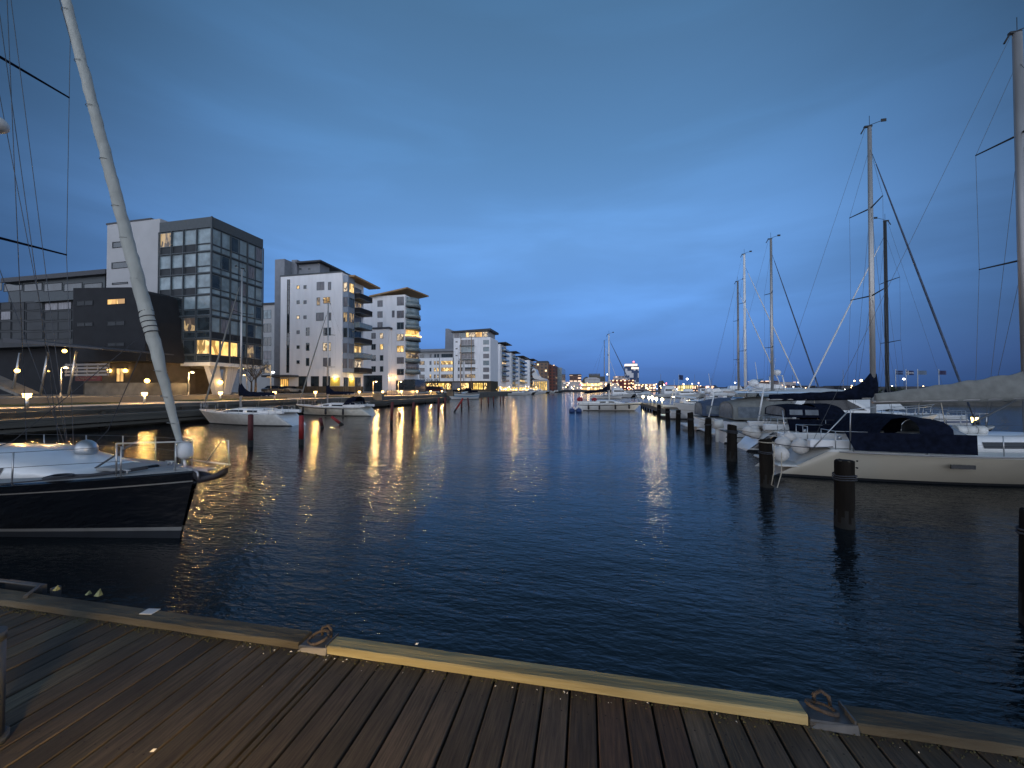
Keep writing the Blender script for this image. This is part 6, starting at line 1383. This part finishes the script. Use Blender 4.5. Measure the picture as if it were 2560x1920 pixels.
for i in range(150):
    u = rnd.random()
    if u < .55: px = rnd.uniform(1395, 1760); depth = 525 - (px > 1650) * 90; py = rnd.uniform(957, 973); rr_ = rnd.uniform(.5, .95)
    elif u < .75: px = rnd.uniform(1760, 2560); depth = 330; py = rnd.uniform(963, 974); rr_ = rnd.uniform(.3, .6)
    else: px = rnd.uniform(1225, 1400); depth = at(px, 960, x=-50).y; py = rnd.uniform(966, 976); rr_ = depth / 620; 
    k = rnd.choice(('dotw', 'dotw', 'dotw', 'dotc')) if rnd.random() > .025 else 'dotr'
    if k not in pro: pro[k] = q = MB().cyl(0, 0, -2.4, -.5, .08, 5).sphere((0, 0, 0), 1, 8).build('far_lamp', M[k])
    else: q = pro[k].copy(); C.objects.link(q)
    p = at(px, py, y=depth); q.location = (p.x if u < .75 else -50.5, p.y - 1, max(p.z, 3.2)); q.scale = (rr_ * .62,) * 3
    sp_ = ((1245, 'before the yellow doors of the nearest receding block'), (1280, 'before the plain white gable'), (1310, 'before the grey balconied block'), (1340, 'before the curled roof pavilion'), (1400, 'at the foot of the brown brick block'), (1425, 'before the pale block right of the brick building'),
           (1458, 'before the white ferry terminal hall'), (1500, 'before the yellow terminal front'), (1530, 'before the pale multi storey terminal'), (1560, 'low before the left half of the dark red building'), (1590, 'low before the right half of the dark red building'), (1640, 'before the long low lit shops'), (1665, 'at the pointed dark warehouse'),
           (1705, 'before the warm lit row left of the yellow hall'), (1745, 'at the yellow lit hall'), (1800, 'right of the yellow hall'), (1890, 'behind the short masts'), (1990, 'around the blue headsail'), (2100, 'above the navy sail cover'), (2200, 'at the tall pale mast'), (2340, 'below the flag row'), (2450, 'behind the pilothouse boat'), (9999, 'near the right edge'))
    side = next(t_ for lim, t_ in sp_ if px < lim)
    tag(q, {'dotw': 'warm', 'dotc': 'white', 'dotr': 'red'}[k] + ' point of lamplight ' + side, 'lamp', {'dotw': 'warm', 'dotc': 'white', 'dotr': 'red'}[k] + ' lamps ' + side)
# far flags
def flag(px, py0, py1, depth, m, label, wpx=18, cross=None, pole_py=975):
    a = at(px, py0, y=depth); b_ = at(px + wpx, py1, y=depth); p0 = at(px, pole_py, y=depth)
    t = tag(empty('flag', (a.x, depth, 0)), label, 'flag', 'flags flying over the right shore'); z1, z0 = a.z, b_.z; w = b_.x - a.x
    MB().cyl(0, 0, 1.0, z1 + .3, .06, 6).build('flagpole', M['gel2'], t)
    n = 8
    def cl_(x0, x1, u0, u1, off, mm, nm, par):
        rings = [[(w * (x0 + (x1 - x0) * i / n), off + .25 * math.sin((x0 + (x1 - x0) * i / n) * 6), z0 + (z1 - z0) * u - .12 * (z1 - z0) * (x0 + (x1 - x0) * i / n)) for i in range(n + 1)] for u in (u0, u1)]
        return MB().loft(rings, closed=False, cap=False).build(nm, mm, par)
    c = cl_(0, 1, 0, 1, 0, m, 'cloth', t)
    if cross:
        for off in (-.03, .03): cl_(.30, .42, 0, 1, off, cross, 'cross', c); cl_(0, 1, .40, .60, off * 1.5, cross, 'cross', c)
nb = mat('dark_blue_flag', (.02, .04, .12), .8)
fl = flag(1697, 937, 949, 150, nb, 'dark blue flag with a small white emblem over the far pontoon', 11); 
flag(2239, 926, 936, 110, nb, 'dark blue flag, first in the row of four', 18, mat('dull_blue_stripe', (.10, .16, .28), .8)); flag(2265, 926, 937, 110, nb, 'dark flag with a white cross, second in the row of four', 19, M['farwhite'])
flag(2294, 926, 936, 110, mat('grey_striped_flag', (.12, .17, .24), .8), 'pale greyish flag, third in the row of four', 22); flag(2347, 926, 936, 110, mat('dim_violet_flag', (.04, .04, .10), .8), 'dim violet flag, last in the row of four', 18)
# breakwater bank and hedge at the right
bk = MB(); rings = []
for i in range(40):
    x = 48 + i * 2.2; y = 96 - i * .45; rings.append([(x, y - 3, 0), (x, y - 1.5 + rnd.uniform(-.3, .3), 1.2 + rnd.uniform(-.2, .2)), (x, y, 1.9 + rnd.uniform(-.15, .2)), (x, y + 6, 1.9), (x, y + 7, 0)])
tag(bk.loft(rings, closed=False, cap=False, sm=False).build('breakwater', M['sand']), 'low stone bank on the right shore under the flags', 'breakwater')
hg = MB()
for i in range(2600):
    x = rnd.uniform(50, 118); y = 96 - (x - 48) * .2 + rnd.uniform(0, 4); z = 1.8 + rnd.random() ** 1.3 * (1.3 + .5 * math.sin(x * .35)); s = rnd.uniform(.15, .4)
    v = [(x + rnd.uniform(-s, s), y + rnd.uniform(-s, s), z + rnd.uniform(-s, s)) for _ in range(4)]; hg.add(v, [(0, 1, 2), (0, 2, 3)])
tag(hg.build('hedge', M['hedge']), 'dark green hedge on the stone bank below the flags', 'hedge')
# boats far away: left quay cluster and the far pontoon
protoB = {}
def far_boat(kind, x, y, rot, s, label, group, hullm=None):
    if kind not in protoB:
        P = dict(L=8, B=2.8, Fs=.9, Fb=1.3, rake=1.1, scoop=.2, sw=.88, rows=RW(), mats=GM, transom=1)
        r = empty('moored_boat', (0, 0, 0)); make_hull(P, r, GM if kind != 'dark' else [M['antifoul'], M['navyhull'], M['gel2']])
        if kind == 'tent': canopy(r, .3, 5.5, 1.25, 1.0, 2.2, M['whitecloth'], 'cover', .4)
        elif kind == 'fly': MB().prism([(1.5, .9), (6.0, 1.1), (4.6, 2.1), (4.2, 2.9), (2.0, 2.9), (1.6, 1.9)], -1.1, 1.1, w=lambda z: max(0, z - 1) * .15).build('deckhouse', M['gel'], r); MB().prism([(1.9, 1.7), (4.9, 1.7), (4.5, 2.1), (1.9, 2.1)], -1.12, 1.12, w=lambda z: max(0, z - 1) * .15 - .02).build('side_window', M['tinted'], r)
        else: MB().prism([(2, .9), (5.8, 1.1), (4.4, 1.9), (2.1, 1.9)], -1.0, 1.0, w=lambda z: max(0, z - 1) * .2).build('deckhouse', M['gel'], r); MB().prism([(2.3, 1.45), (5.0, 1.45), (4.5, 1.75), (2.3, 1.75)], -1.02, 1.02, w=lambda z: max(0, z - 1) * .2 - .02).build('side_window', M['tinted'], r)
        protoB[kind] = r; q = r
    else: q = copy_tree(protoB[kind])
    q.location = (x, y, 0); q.rotation_euler = (0, 0, rot); q.scale = (s,) * 3; tag(q, label, 'motorboat', group); return q
lbq = ['white boat first in the cluster at the far left quay', 'white boat second in the far left quay cluster', 'covered white boat third in the far left quay cluster', 'dark boat in the middle of the far left quay cluster', 'white cabin boat fifth in the far left quay cluster', 'covered boat sixth in the far left quay cluster', 'tall white boat near the end of the far left quay cluster', 'small dark boat last in the far left quay cluster', 'low white boat moored before the curled roof', 'dark hulled boat beyond the curled roof']
for i, px in enumerate((1293, 1303, 1313, 1322, 1332, 1342, 1352, 1362, 1376, 1392)):
    y = at(px, 985, x=-40).y; far_boat(('low', 'low', 'tent', 'dark', 'fly', 'tent', 'fly', 'dark', 'low', 'dark')[i], -45, y, 0, 1.2, lbq[i], 'boats at the far left quay')
wd = ['white cabin cruiser at the far pontoon behind the mid channel yacht', 'dark hulled cruiser right of the mid channel mast', 'low white boat below the dark red building', 'white tented boat, far pontoon, left of the round white hull', 'round white hull seen end on at the far pontoon', 'tall white cruiser below the lit shop row', 'grey low boat right of the tall white cruiser', 'white boat below the yellow lit hall', 'long low white boat below the yellow lit hall', 'white tented boat left of the flybridge cruiser', 'white cruiser just behind the blue canopied boat', 'dark boat at the right end of the far pontoon']
for i, (px, kd, s, rot) in enumerate(((1541, 'fly', 1.3, .2), (1565, 'dark', 1.3, .1), (1590, 'low', 1.2, 0), (1608, 'tent', .9, 0), (1630, 'tent', 1.1, R(70)), (1662, 'fly', 1.5, .3), (1688, 'low', 1.3, 0), (1708, 'fly', 1.1, 0), (1735, 'low', 1.8, 0), (1765, 'tent', 1.6, 0), (1800, 'fly', 1.5, 0), (1835, 'dark', 1.5, 0))):
    p = at(px, 993, z=0); far_boat(kd, p.x - 4, 148 + (i % 3) * 3, rot, s, wd[i], 'boats at the far pontoon')
tag(MB().box(8, 110, 158, 160.5, .2, .75).build('far_pontoon', M['timber']), 'far floating pontoon across the marina basin', 'pontoon')
rnd = random.Random(4)
for i in range(12):
    px = 1600 + i * 62 + rnd.uniform(-15, 15); Y = rnd.uniform(150, 230); p = at(px, 900, y=Y)
    t = tag(empty('distant_mast', (p.x, Y, 0)), 'thin distant mast ' + ['over the low shops', 'left of the yellow lit hall', 'right of the yellow lit hall', 'beyond the blue canopied cruiser', 'left of the two short masts', 'between the white mast and the blue headsail mast', 'behind the white tarpaulin', 'left of the tall pale mast', 'right of the tall pale mast', 'left of the flag row', 'among the flags', 'right of the flag row'][i], 'mast', 'distant masts over the right marina')
    hz = rnd.uniform(7, 12); MB().cyl(0, 0, .5, hz, .07, 5).build('mast_tube', M['aluold'], t); MB().box(-.7, .7, -.03, .03, hz * .6, hz * .6 + .06).build('spreader', M['dframe'], t)
